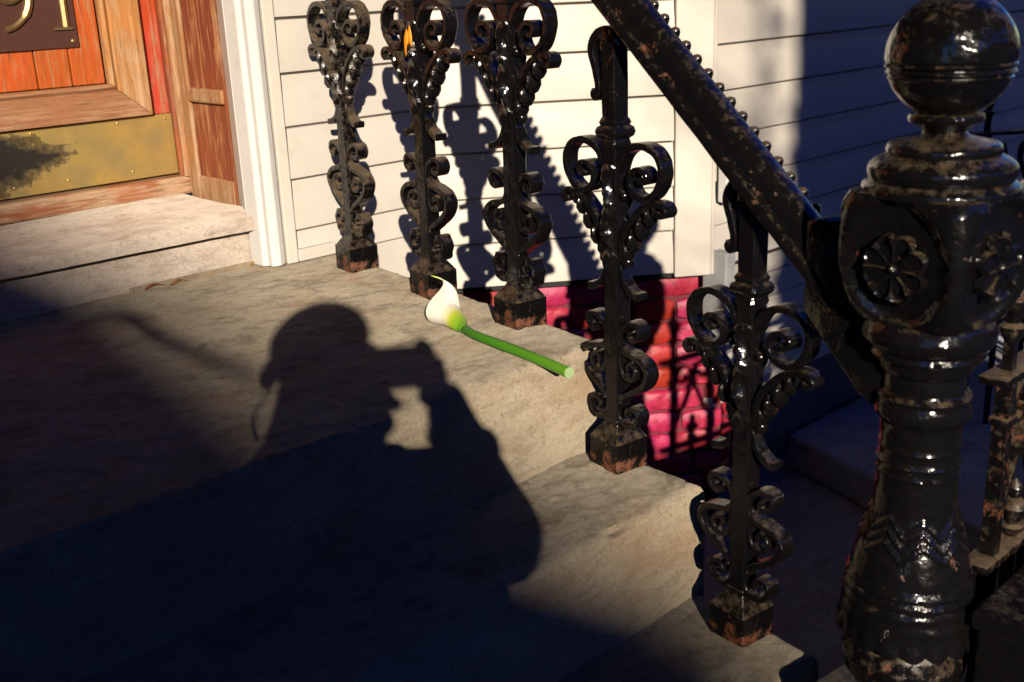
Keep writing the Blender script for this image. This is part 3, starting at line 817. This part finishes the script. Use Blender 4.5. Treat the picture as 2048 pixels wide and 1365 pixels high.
# ------------------------------------------------------------------ low fence round the area
def fence_piece(P0, P1, zt, zb, spacing, label, first=.0, group='low iron fence runs'):
    P0 = Vector((*P0, 0)); P1 = Vector((*P1, 0)); d = P1 - P0; L = d.length; d.normalize(); nrm = Vector((-d.y, d.x, 0))
    f = thing('iron_fence', label, 'fence', (P0.x, P0.y, -1.42), group)
    def W(a, n, z): p = P0 + d * a + nrm * n; return (p.x, p.y, z)
    def bar(nm, a0, a1, w, z0, z1, m='iron_rust'):
        g = G(); g.prism([W(a0, -w, 0)[:2], W(a1, -w, 0)[:2], W(a1, w, 0)[:2], W(a0, w, 0)[:2]], z0, z1)
        o = g.obj(nm, M[m], f, True, .0012); return o
    bar('top_rail', 0, L, .016, zt - .009, zt)
    bar('bottom_rail', 0, L, .016, zb - .010, zb)
    def curl(a0, z0, side, k=1.0):
        pts = [(0, -.155), (.016, -.125), (.034, -.088), (.044, -.056), (.040, -.026), (.020, -.014), (.004, -.026), (.003, -.046), (.016, -.056), (.027, -.047), (.024, -.036)]
        P = cr([(x * k * side, z * k) for x, z in pts], 5); rows = []
        for i, p in enumerate(P):
            t = (P[min(i + 1, len(P) - 1)] - P[max(i - 1, 0)]).normalized(); nn = Vector((-t.y, t.x)) * .0028
            rows.append([W(a0 + p.x + nn.x, -.0085, z0 + p.y + nn.y), W(a0 + p.x - nn.x, -.0085, z0 + p.y - nn.y), W(a0 + p.x - nn.x, .0085, z0 + p.y - nn.y), W(a0 + p.x + nn.x, .0085, z0 + p.y + nn.y)])
        g = G(); g.grid(rows, True, True); return g.obj('scroll', M['iron_rust'], f)
    def spear(g, a, z0, hgt):
        c = W(a, 0, 0)
        st = [(0, .006), (.12, .013), (.18, .013), (.22, .007), (.34, .011), (.52, .016), (.62, .012), (.68, .006), (.80, .009), (.9, .006), (1, .001)]
        g.grid([[(c[0] + r * 1.1 * math.cos(2 * PI * j / 10), c[1] + r * 1.1 * math.sin(2 * PI * j / 10), z0 + hgt * u) for j in range(10)] for u, r in st], True, True)
    a = first
    i = 0
    while a < L - .01:
        g = G(); w = .0085
        g.prism([W(a - w, -w, 0)[:2], W(a + w, -w, 0)[:2], W(a + w, w, 0)[:2], W(a - w, w, 0)[:2]], -1.41, zt - .0095)
        g.prism([W(a - .006, -.006, 0)[:2], W(a + .006, -.006, 0)[:2], W(a + .006, .006, 0)[:2], W(a - .006, .006, 0)[:2]], zt + .0005, zt + .035)
        spear(g, a, zt + .032, .105)
        g.obj('picket', M['iron_rust'], f)
        for sd in (1, -1):
            if 0 < a + sd * .05 < L: curl(a + sd * .0095, zt - .012, sd)
        am = a + spacing / 2
        if am < L - .02:
            g = G(); w = .006
            g.prism([W(am - w, -w, 0)[:2], W(am + w, -w, 0)[:2], W(am + w, w, 0)[:2], W(am - w, w, 0)[:2]], -1.41, zb - .0105)
            spear(g, am, zb + .0005, .075); g.obj('spear', M['iron_rust'], f)
        # clasp
        g = G(); g.prism([W(a - .014, -.0115, 0)[:2], W(a + .014, -.0115, 0)[:2], W(a + .014, .0115, 0)[:2], W(a - .014, .0115, 0)[:2]], zt - .066, zt - .056); g.obj('clasp', M['iron_rust'], f, True, .002)
        a += spacing; i += 1
    return f
fence_piece((1.16, .470), (3.6, .470), -.435, -.665, .117, 'low rusty iron fence running right from the ball-topped newel post', .04)
fence_piece((2.665, 1.292), (3.55, .66), -.405, -.66, .150, 'dark iron fence far behind the newel post, against the blue shaded siding', .150)
# black steel planter outside the fence
pl = thing('planter_box', 'black steel planter box with pale specks below the low fence, lower right corner', 'planter', (1.5, .33, -1.37))
G().prism([(1.075, .425), (2.1, .425), (2.1, .30), (1.09, .24)], -1.37, -.672).obj('box_body', M['black_box'], pl, False, .004)
G().prism([(1.069, .431), (2.106, .431), (2.106, .294), (1.085, .232)], -.690, -.668).obj('box_rim', M['black_box'], pl, False, .003)

# ------------------------------------------------------------------ calla lily
def mat_spathe():
    t = NT('calla spathe'); tc = t.node('ShaderNodeAttribute', attribute_name='along'); v = t.coord()
    c = t.ramp(tc.outputs['Fac'], [(.0, (.10, .26, .012)), (.16, (.22, .40, .02)), (.30, (.52, .58, .06)), (.42, (.80, .78, .52)), (.55, (.84, .82, .72)), (.88, (.84, .82, .72)), (.97, (.50, .55, .06)), (1.0, (.30, .42, .03))])
    st = t.noise(t.coord('Object', (60, 60, 60)), 3, 4)
    t.set('Base Color', t.mix(.10, c, t.mix(st, (.3, .4, .1), (1, 1, 1)), 'MULTIPLY'))
    t.set('Roughness', .42); t.set('Subsurface Weight', .25); t.set('Subsurface Radius', (.01, .01, .004)); t.set('Subsurface Scale', .4)
    ac = t.node('ShaderNodeAttribute', attribute_name='across')
    vein = t.math('SINE', t.math('ADD', t.math('MULTIPLY', ac.outputs['Fac'], 190.0), t.math('MULTIPLY', st, 3.0)))
    n1 = t.bump(vein, .25, .0006); t.bump(t.noise(v, 45, 4), .35, .003, n1)
    return t.m
def mat_stem():
    t = NT('calla stem'); v = t.coord('Object', (1, 1, 1)); tc = t.node('ShaderNodeAttribute', attribute_name='along')
    n = t.noise(v, 140, 4)
    c = t.ramp(tc.outputs['Fac'], [(0, (.030, .16, .012)), (.35, (.045, .22, .010)), (1, (.12, .36, .016))])
    t.set('Base Color', t.mix(.25, c, t.mix(n, (.3, .4, .2), (1, 1, 1)), 'MULTIPLY')); t.set('Roughness', .38); t.set('Subsurface Weight', .1); t.set('Subsurface Scale', .2)
    t.bump(n, .1, .0008)
    return t.m
lily = thing('calla_lily', 'single cut white calla lily with green stem lying on the stone landing', 'flower', (1.06, 1.18, -.5203))
def with_along(o, vals, key='along'):
    at = o.data.attributes.new(key, 'FLOAT', 'POINT'); at.data.foreach_set('value', vals)
zs = -.5180
stem = cr([(1.0235, .982, zs + .0095), (1.034, 1.035, zs + .0090), (1.0445, 1.099, zs + .0083), (1.0525, 1.165, zs + .0080), (1.0590, 1.215, zs + .0080), (1.0685, 1.248, zs + .0090)], 6)
n = len(stem)
g = G(); g.tube(stem, [.0080 - .0012 * i / n for i in range(n)], 16)
st_o = g.obj('stem', mat_stem(), lily)
with_along(st_o, [1 - (i // 16) / (n - 1) for i in range(len(st_o.data.vertices))])
g = G(); c0, c1 = stem[0], stem[1]; dr = (c0 - c1).normalized()
g.tube([c0 - dr * .0003, c0 + dr * .0007], .0077, 16); g.obj('cut_end', mat_plain('pale cut stem', (.30, .42, .20), .5), lily)
# spathe: a funnel rolled round the spadix, opening towards the wall, the long lip ending in a curled tip
base = Vector((1.066, 1.243, zs + .0090)); ax = Vector((.045, .150, .010)).normalized()
side = ax.cross(Vector((0, 0, 1))).normalized(); upv = side.cross(ax).normalized()
rows = []; vals = []
NU, NV = 28, 48
tip_d = PI - .45                                          # the pointed tip leans up and to the right
for i in range(NU + 1):
    u = i / NU; row = []
    for j in range(NV + 1):
        w = j / NV; dth = (w - .5) * 2 * PI * .985; th = tip_d + dth
        lip = .5 + .5 * math.cos(dth)
        flare = max(0, u - .55) / .45
        Ln = .078 + .026 * lip ** 2
        r = .0078 + .0030 * min(1, u * 5) + 0.0150 * max(0, u - .12) ** .75
        r += .0045 * flare ** 1.5 * (.7 + .3 * (1 - lip))
        r *= 1 - .95 * lip ** 3 * max(0, (u - .60) / .40) ** 1.2
        r *= 1 + .09 * (w - .5) * (.4 + flare)
        tip = lip ** 4 * max(0, (u - .58) / .42) ** 1.2
        s_ = u * Ln - .006 * tip
        p = base + ax * s_ + side * (math.sin(th) * r) + upv * (-math.cos(th) * r * .9 + .9 * (.0085 + .012 * u) - .0078)
        p += upv * (.050 * tip) + side * (.013 * math.sin(tip * PI) - .014 * tip ** 3)
        p -= side * (.004 * flare * (1 - lip))
        p += Vector((0, 0, max(0, zs + .001 - p.z)))
        row.append(tuple(p)); vals.append(min(1, u * (.90 + .10 * lip ** 12) if u > .5 else u * .9))
    rows.append(row)
g = G(); g.grid(rows)
sp_o = g.obj('spathe', mat_spathe(), lily); with_along(sp_o, vals); with_along(sp_o, [(k % (NV + 1)) / NV for k in range(len(vals))], 'across')
so = sp_o.modifiers.new('thick', 'SOLIDIFY'); so.thickness = .0012
ss = sp_o.modifiers.new('smooth', 'SUBSURF'); ss.levels = 1; ss.render_levels = 1
g = G(); g.tube([base + ax * .035 + upv * .010, base + ax * .06 + upv * .014, base + ax * .085 + upv * .017], [.005, .0055, .003], 10)
g.obj('spadix', mat_plain('yellow spadix', (.75, .50, .03), .7), lily)

# ------------------------------------------------------------------ small litter
def leaf(label, pts, col, wid, cat='leaf', name='fallen_leaf', group=None, up=Vector((0, 0, 1))):
    P = cr([Vector(p) for p in pts], 4); rows = []; m = len(P)
    for i, p in enumerate(P):
        t = (P[min(i + 1, m - 1)] - P[max(i - 1, 0)]).normalized(); s_ = t.cross(up).normalized(); k = i / (m - 1)
        w = wid * math.sin(PI * min(.97, max(.04, k))) ** .8
        rows.append([tuple(p + s_ * w + up * w * .25), tuple(p), tuple(p - s_ * w + up * w * .25)])
    g = G(); g.grid(rows); o = g.obj(name, mat_plain(name + ' colour', col, .6)); o.modifiers.new('t', 'SOLIDIFY').thickness = .0006
    tag(o, label, cat, group); return o
leaf('small yellow leaf caught at the foot of the white door casing', [(1.088, 1.912, -.516), (1.10, 1.908, -.508), (1.112, 1.900, -.512)], (.60, .33, .03), .004)
leaf('rust-red dead leaf wedged under the marble riser, left of its crack', [(.865, 1.911, -.516), (.885, 1.912, -.511), (.905, 1.910, -.515)], (.30, .07, .02), .005)
leaf('orange brown leaf scrap under the marble riser beside the red one', [(.915, 1.909, -.517), (.935, 1.910, -.512), (.952, 1.908, -.516)], (.42, .16, .04), .004)
pb = Vector(rail_pt(-.2509, -.0165, 0))
leaf('longer orange petal stuck to the top of the second baluster from the wall', [(pb.x - .002, pb.y + .004, -.068), (pb.x - .005, pb.y + .002, -.085), (pb.x - .004, pb.y + .008, -.112)], (.80, .27, .01), .0042, 'petal', 'orange_petal', None, Vector((-.9, -.4, .1)))
leaf('shorter orange petal stuck beside the longer one on the second baluster', [(pb.x - .004, pb.y - .006, -.062), (pb.x - .006, pb.y - .009, -.080), (pb.x - .005, pb.y - .010, -.096)], (.80, .30, .01), .0035, 'petal', 'orange_petal', None, Vector((-.9, -.4, .1)))

# ------------------------------------------------------------------ unseen behind the lens: photographer, trees, houses over the road, most added for shade
def at(r, u, t): return RV * r + UV * u - SUN * t
def skin(name, chains, mat, parent=None, sub=2):
    me = bpy.data.meshes.new(name); vs = []; rad = []; es = []; idx = {}
    for ch in chains:
        prev = None
        for key, p, r in ch:
            if key in idx: k = idx[key]
            else:
                k = len(vs); idx[key] = k; p = Vector(p); vs.append((p.x, p.y, p.z + H)); rad.append(r)
            if prev is not None: es.append((prev, k))
            prev = k
    me.from_pydata(vs, es, [])
    o = bpy.data.objects.new(name + '_tmp', me); COL.objects.link(o)
    o.modifiers.new('s', 'SKIN'); ss = o.modifiers.new('ss', 'SUBSURF'); ss.levels = sub; ss.render_levels = sub
    sv = me.skin_vertices[0].data
    for k, r in enumerate(rad): sv[k].radius = r if isinstance(r, tuple) else (r, r)
    sv[0].use_root = True
    dg = bpy.context.evaluated_depsgraph_get(); m2 = bpy.data.meshes.new_from_object(o.evaluated_get(dg)); m2.name = name
    bpy.data.objects.remove(o)
    if parent is not None:
        off = Lc(parent); m2.transform(Matrix.Translation(-off))
    m2.materials.clear(); m2.materials.append(mat)
    m2.polygons.foreach_set('use_smooth', [True] * len(m2.polygons))
    return link(name, m2, parent)
man = thing('person', 'person in a cap and dark coat stooping on the pavement with a small camera', 'person', (-.22, -.22, -1.37))
coat = mat_plain('dark wool coat', (.03, .03, .035), .9); skinm = mat_plain('skin', (.45, .27, .19), .5); capm = mat_plain('dark cap', (.03, .035, .05), .9)
def a3(r, u, t): return at(r, u, t)
hipc = Vector((-.25, -.25, -.62))
chest = a3(-.07, -.26, .20); neck = a3(-.105, -.115, .20); headc = a3(-.100, -.005, .20)
shR = a3(.075, -.185, .20); elR = a3(.152, -.262, .12); wrR = a3(.070, -.088, .07)
shL = a3(-.235, -.20, .22); elL = a3(-.18, -.33, .12); wrL = a3(-.035, -.115, .075)
body = skin('body', [
    [('hip', hipc, .15), ('belly', hipc.lerp(chest, .5), .135), ('chest', chest, (.14, .12)), ('neck', neck, .058), ('jaw', a3(-.095, -.055, .205), .060), ('head', headc, .082), ('crown', a3(-.105, .035, .20), .062)],
    [('chest', chest, .14), ('shR', shR, .065), ('elR', elR, .050), ('wrR', wrR, .034), ('haR', a3(.066, -.045, .055), .026)],
    [('chest', chest, .14), ('shL', shL, .065), ('elL', elL, .046), ('wrL', wrL, .030), ('haL', a3(-.03, -.060, .06), .030)],
    [('head', headc, .082), ('mask', a3(-.050, -.030, .13), .036), ('haL', a3(-.03, -.060, .06), .030)],
    [('chest', chest, .14), ('flank', a3(.045, -.38, .22), .115)],
    [('hip', hipc, .15), ('thR', Vector((-.16, -.31, -.66)), .095), ('knR', Vector((-.10, -.22, -.93)), .062), ('anR', Vector((-.16, -.33, -1.29)), .042), ('toR', Vector((-.05, -.22, -1.34)), .036)],
    [('hip', hipc, .15), ('thL', Vector((-.34, -.21, -.66)), .095), ('knL', Vector((-.30, -.09, -.93)), .062), ('anL', Vector((-.38, -.20, -1.29)), .042), ('toL', Vector((-.29, -.08, -1.34)), .036)]], coat, man)
# fingers round the camera
for k, (r0, r1) in enumerate((( .060, .046), (.064, .052), (.066, .058))):
    skin('finger', [[('a', a3(.066, -.030 - k * .014, .05), .0085), ('b', a3(.074, -.022 - k * .014, .03), .008), ('c', a3(r0, -.018 - k * .014, .018), .0075), ('d', a3(r1, -.017 - k * .014, .018), .0065)]], skinm, man, 1)
skin('finger', [[('a', a3(.062, -.030, .05), .009), ('b', a3(.060, .002, .042), .0085), ('c', a3(.050, .0105, .034), .0075), ('d', a3(.042, .0105, .030), .007)]], skinm, man, 1)
skin('thumb', [[('a', a3(.060, -.055, .06), .011), ('b', a3(.045, -.048, .062), .0095), ('c', a3(.030, -.040, .058), .008)]], skinm, man, 1)
for k in range(3):
    skin('finger', [[('a', a3(-.030, -.060, .05), .009), ('b', a3(-.026 + k * .012, -.072, .035), .0085), ('c', a3(-.018 + k * .014, -.066, .022), .0075)]], skinm, man, 1)
# head: face in profile, ear, cap
g = G(); g.ball(tuple(headc), 1, 24, (.001, .001, .001))
def orient(o, pts): pass
def ell(nm, c, er, eu, et, m, n=20):
    g = G(); rows = []
    for i in range(n // 2 + 1):
        th = PI * max(.01, min(.99, i / (n // 2)))
        rows.append([tuple(c + RV * (er * math.sin(th) * math.cos(2 * PI * k / n)) - SUN * (et * math.sin(th) * math.sin(2 * PI * k / n)) - UV * (eu * math.cos(th))) for k in range(n)])
    g.grid(rows, True, True); return g.obj(nm, m, man)
ell('cap', a3(-.105, .030, .20), .078, .066, .085, capm)
ell('cap_peak', a3(-.050, .006, .20), .034, .014, .06, capm)
ell('scarf', a3(-.022, -.090, .17), .024, .020, .03, capm)
ell('cuff', a3(.046, -.061, .05), .014, .013, .02, skinm)
ell('sleeve', a3(.110, -.150, .10), .036, .040, .04, coat)
ell('sleeve', a3(.062, -.112, .07), .022, .024, .03, coat)
ell('palm', a3(-.012, -.062, .06), .016, .014, .02, skinm)
ell('collar', a3(-.012, -.126, .17), .026, .012, .03, coat)
ell('nose', a3(-.020, -.012, .20), .014, .020, .015, skinm)
ell('ear', a3(-.168, -.012, .24), .015, .026, .02, skinm)
ell('ear', a3(-.14, -.010, .13), .010, .030, .012, skinm)
cam_o = thing('compact_camera', 'small black camera held up to the eye of the person in the cap', 'camera', tuple(a3(.025, -.05, .03)))
def cbox(nm, r0, r1, u0, u1, t0, t1, m, bev):
    g = G(); vs = [a3(r, u, t) for r in (r0, r1) for u in (u0, u1) for t in (t0, t1)]
    g.add([tuple(p) for p in vs], [(0, 1, 3, 2), (4, 6, 7, 5), (0, 4, 5, 1), (2, 3, 7, 6), (0, 2, 6, 4), (1, 5, 7, 3)])
    return g.obj(nm, m, cam_o, True, bev)
blk = mat_plain('black camera body', (.02, .02, .02), .5)
cbox('camera_body', -.026, .064, -.052, .0065, .014, .038, blk, .004)
cbox('hot_shoe', .038, .060, .0065, .0115, .018, .034, blk, .001)
sg = G(); sg.tube(cr([a3(-.162, -.040, .21), a3(-.173, -.052, .2), a3(-.176, -.066, .2), a3(-.172, -.080, .2), a3(-.164, -.092, .2)], 5), .0025, 6); tag(sg.obj('neck_strap', capm, man))

# unseen street tree, added: its trunk keeps the sun off the right-hand siding
bark = mat_stone('bark', (.14, .11, .08), (.20, .165, .125), (.06, .05, .04), 3)
tree = thing('added_street_tree', 'massive old street tree with ridged bark added at the kerb behind the photographer to cast shade', 'tree', tuple(Vector((at(1.45, 0, 5).x, at(1.45, 0, 5).y, -1.37))))
tc = Vector((at(1.45, 0, 5).x, at(1.45, 0, 5).y, 0))
g = G(); rows = []
for i in range(60):
    z = -1.37 + 6.6 * i / 59; row = []
    rr = .43 + .22 * math.exp(-(z + 1.37) / .35)
    for j in range(64):
        a = 2 * PI * j / 64
        r = rr * (1 + .035 * fbm(math.cos(a) * 3, math.sin(a) * 3, z * .9, 4) + .02 * fbm(math.cos(a) * 9, math.sin(a) * 9, z * 4, 3))
        row.append((tc.x + r * math.cos(a), tc.y + r * math.sin(a), z))
    rows.append(row)
g.grid(rows, True, True); g.obj('trunk', bark, tree)
for k in range(7):
    a = k * .9 + .4; p = Vector((tc.x, tc.y, 4.6 + .1 * k)); ln = 3.0
    pts = [p + Vector((math.cos(a) * ln * q, math.sin(a) * ln * q, ln * 1.1 * q ** .8)) + Vector((random.uniform(-.1, .1), random.uniform(-.1, .1), 0)) for q in (0, .3, .6, 1)]
    G().tube(cr(pts, 4), [.2 - .15 * i / 12 for i in range(13)], 10).obj('limb', bark, tree)

ivm = mat_plain('ivy leaves', (.03, .06, .02), .5)
g = G(); ri = random.Random(11)  # ivy added to roughen the edge of the trunk's shadow
for i in range(1500):
    th = ri.uniform(0, 2 * PI); z = ri.uniform(-1.2, 4.5); k = fbm(math.cos(th) * 2, math.sin(th) * 2, z * 1.6, 3)
    if k < .0: continue
    rr = .43 + ri.uniform(.0, .11) * min(1, k * 4); p = Vector((tc.x + rr * math.cos(th), tc.y + rr * math.sin(th), z))
    a = Vector((ri.gauss(0, 1), ri.gauss(0, 1), ri.gauss(0, 1))).normalized() * ri.uniform(.025, .05); bq = a.orthogonal() * .8
    g.add([tuple(p - a), tuple(p + bq), tuple(p + a), tuple(p - bq)], [(0, 1, 2, 3)])
iv = g.obj('ivy', ivm, tree, False); iv['kind'] = 'stuff'
leafm = mat_plain('tree leaves', (.075, .085, .03), .6)
rl = random.Random(3)
def crown(cx, cy, cz, ra, rb, rc, n, low=False):
    g = G()
    for i in range(n):
        while True:
            q = Vector((rl.uniform(-1, 1), rl.uniform(-1, 1), rl.uniform(-1, 1)))
            if .4 < q.length < 1: break
        p = Vector((cx + q.x * ra, cy + q.y * rb, cz + q.z * rc))
        if fbm(p.x * .8, p.y * .8, p.z * .8, 2) < -.25: continue
        if not low and p.z < 1.35 + .42 * (1.6 - p.y): continue
        a = Vector((rl.gauss(0, 1), rl.gauss(0, 1), rl.gauss(0, 1))).normalized() * rl.uniform(.10, .18); bq = a.orthogonal() * .6
        g.add([tuple(p - a), tuple(p + bq), tuple(p + a), tuple(p - bq)], [(0, 1, 2, 3)])
    return g
g = crown(tc.x - .2, tc.y + .5, 6.3, 4.6, 4.2, 3.0, 22000)  # crown added to cut sky light over the stoop
cr_o = g.obj('crown', leafm, tree, False); cr_o['kind'] = 'stuff'

def other_tree(x, y, label, low=False):  # unseen trees added to block the low sky
    t = thing('added_street_tree', label, 'tree', (x, y, -1.37), 'added street trees along the kerb')
    G().tube(cr([(x, y, -1.37), (x + .05, y, .5), (x, y - .05, 2.5), (x + .1, y, 5)], 5), [.24 - .008 * i for i in range(16)], 12).obj('trunk', bark, t)
    o = crown(x, y, 5.6, 3.0, 2.8, 3.2, 14000, low).obj('crown', leafm, t, False); o['kind'] = 'stuff'
tree['group'] = 'added street trees along the kerb'
other_tree(4.6, -4.9, 'slimmer leafy street tree added at the kerb in front of the bay to block sky')
other_tree(9.8, -4.9, 'slimmer leafy street tree added farther up the kerb to the right to block sky')

# unseen hood and side screen added over the stoop to cut sky light
hood = G(); hood.box(-1.45, 1.40, -1.85, 1.868, 1.74, 1.84); hood.add([(-1.48, -1.9, 1.842), (1.45, -1.9, 1.842), (1.45, 1.867, 1.842), (-1.48, 1.867, 1.842), (-1.48, 1.867, 2.45), (1.45, 1.867, 2.45)], [(0, 1, 5, 4), (0, 4, 3), (1, 2, 5), (0, 3, 2, 1), (3, 4, 5, 2)])
hood.box(1.36, 1.40, -1.85, 1.30, .56, 1.739)
hood.obj('added_hood', mat_plain('dark hood paint', (.06, .055, .05), .7), house, False)

# unseen wall added left of the stoop to block sky light from that side
G().prism([(-2.6, -.25), (-1.50, -.25), (-1.50, 1.868), (-2.6, 1.868)], -1.40, 3.4).obj('added_side_wall', M['siding'], house, False)

# sapling whose twigs draw the soft streak over the landing
sapp = at(-.62, .0, 6.5)
sap = thing('young_tree', 'thin leafless young tree at the kerb left of the photographer', 'tree', (sapp.x, sapp.y, -1.37))
G().tube(cr([(sapp.x - .15, sapp.y, -1.37), (sapp.x - .1, sapp.y, .3), tuple(at(-.66, -.10, 6.5))], 5), [.05, .048, .046, .044, .042, .04, .038, .036, .034, .032, .03], 8).obj('trunk', bark, sap)
G().tube(cr([tuple(at(-.66, -.10, 6.5)), tuple(at(-.58, .06, 6.5)), tuple(at(-.46, .125, 6.5)), tuple(at(-.34, .068, 6.5)), tuple(at(-.24, .022, 6.5)), tuple(at(-.17, -.01, 6.5))], 5), [.012 - .006 * i / 25 for i in range(26)], 8).obj('branch', bark, sap)
G().tube(cr([tuple(at(-.66, -.10, 6.5)), tuple(at(-.62, .04, 6.5)), tuple(at(-.60, .12, 6.5))], 5), .014, 8).obj('branch', bark, sap)

yp = at(.94, 0, 10.5)
yt = thing('young_tree', 'slender leafless tree with fine twigs standing out in the road verge', 'tree', (yp.x, yp.y, -1.52))
G().tube(cr([(yp.x, yp.y, -1.52), (yp.x + .02, yp.y, 2), (yp.x - .03, yp.y, 4), (yp.x, yp.y, 6)], 5), [.036 - .0015 * i for i in range(16)], 8).obj('trunk', bark, yt)
ry_ = random.Random(5)
for k in range(14):
    r1, u1 = .93, ry_.uniform(-.1, .8); r2 = r1 - ry_.uniform(.2, .65); u2 = u1 + ry_.uniform(.05, .35)
    G().tube(cr([tuple(at(r1, u1, 10.5)), tuple(at((r1 + r2) / 2, (u1 + u2) / 2 - .04, 10.5)), tuple(at(r2, u2, 10.5))], 5), [.010 - .0007 * i for i in range(11)], 6).obj('branch', bark, yt)

# carriage house added over the road, roof shaped to cast the steps' soft shade
brk = mat_stone('house brick', (.22, .09, .06), (.28, .12, .08), (.13, .06, .045), 4)
ch_p = at(0, 0, 25)
def gx(r): return ch_p.x + r * RV.x
e = at(.44, -.465, 13.5); rd = at(-1.05, .46, 13.5)
yb = ch_p.y                                               # its back gable makes the silhouette; the front stands 3 m nearer
def on_plane(r, u):
    # point of the sun ray (r, u) on the plane y = yb
    p = at(r, u, 0); k = (p.y - yb) / SUN.y; return p - SUN * k
pe = on_plane(.47, -.395); pr = on_plane(-1.05, .555)
lx = 2 * pr.x - pe.x
carr = thing('added_carriage_house', 'narrow gabled brick carriage house added across the road to shade the steps', 'building', (pr.x, yb + 1.5, -1.52))
g = G(); poly = [(pe.x, pe.z), (pr.x, pr.z), (lx, pe.z), (lx, -1.5), (pe.x, -1.5)]
n = 5; g.add([(x, yb + 3, z) for x, z in poly] + [(x, yb, z) for x, z in poly], [tuple(range(5)), tuple(range(9, 4, -1))] + [(i, (i + 1) % 5, 5 + (i + 1) % 5, 5 + i) for i in range(5)])
g.obj('wall', brk, carr, False)
G().box(pr.x - .9, pr.x + .9, yb + 3.002, yb + 3.04, -1.5, .9).obj('double_door', M['jamb'], carr, False, .01)
G().box(pr.x - .45, pr.x + .45, yb + 3.002, yb + 3.05, 1.9, 3.0).obj('window', M['trim'], carr, False, .01)

# row houses added either side of it to cut low sky and ground bounce
yf = yb + 3
p = at(.95, -.475, 0); pz = p - SUN * ((p.y - yf) / SUN.y)
row1 = thing('added_row_house', 'low brick row house added across the road, right of the carriage house', 'building', (pe.x + 4, yf - 2, -1.52))
G().box(pe.x + .02, pe.x + 44, yf - 6, yf, -1.5, pz.z).obj('wall', brk, row1, False)
xr2 = min(lx - .05, (-3.3 + .595 * yf) / .804)
row2 = thing('added_row_house', 'tall brick row house added across the road, left of the carriage house', 'building', (xr2 - 5, yf - 2, -1.52))
G().box(xr2 - 14, xr2, yf - 3, yf, -1.5, 12).obj('wall', brk, row2, False)
endh = thing('added_row_house', 'brick house added to close the far right end of the street', 'building', (26, -6, -1.52))  # unseen, added to shut out the bright horizon
G().box(20, 30, -16, .5, -1.5, 10).obj('wall', brk, endh, False)
for k in range(6):
    for q in range(3):
        G().box(19.94, 19.998, -15 + k * 2.5, -13.9 + k * 2.5, -.6 + q * 2.9, 1.0 + q * 2.9).obj('window', M['trim'], endh, False, .01)
for rw, x0, n_, fl in ((row1, pe.x + .9, 19, 2), (row2, xr2 - 13, 6, 4)):
    for k in range(n_):
        for q in range(fl):
            G().box(x0 + k * 2.1, x0 + k * 2.1 + 1.0, yf + .002, yf + .06, -.6 + q * 2.7, .9 + q * 2.7).obj('window', M['trim'], rw, False, .01)

# ------------------------------------------------------------------ end
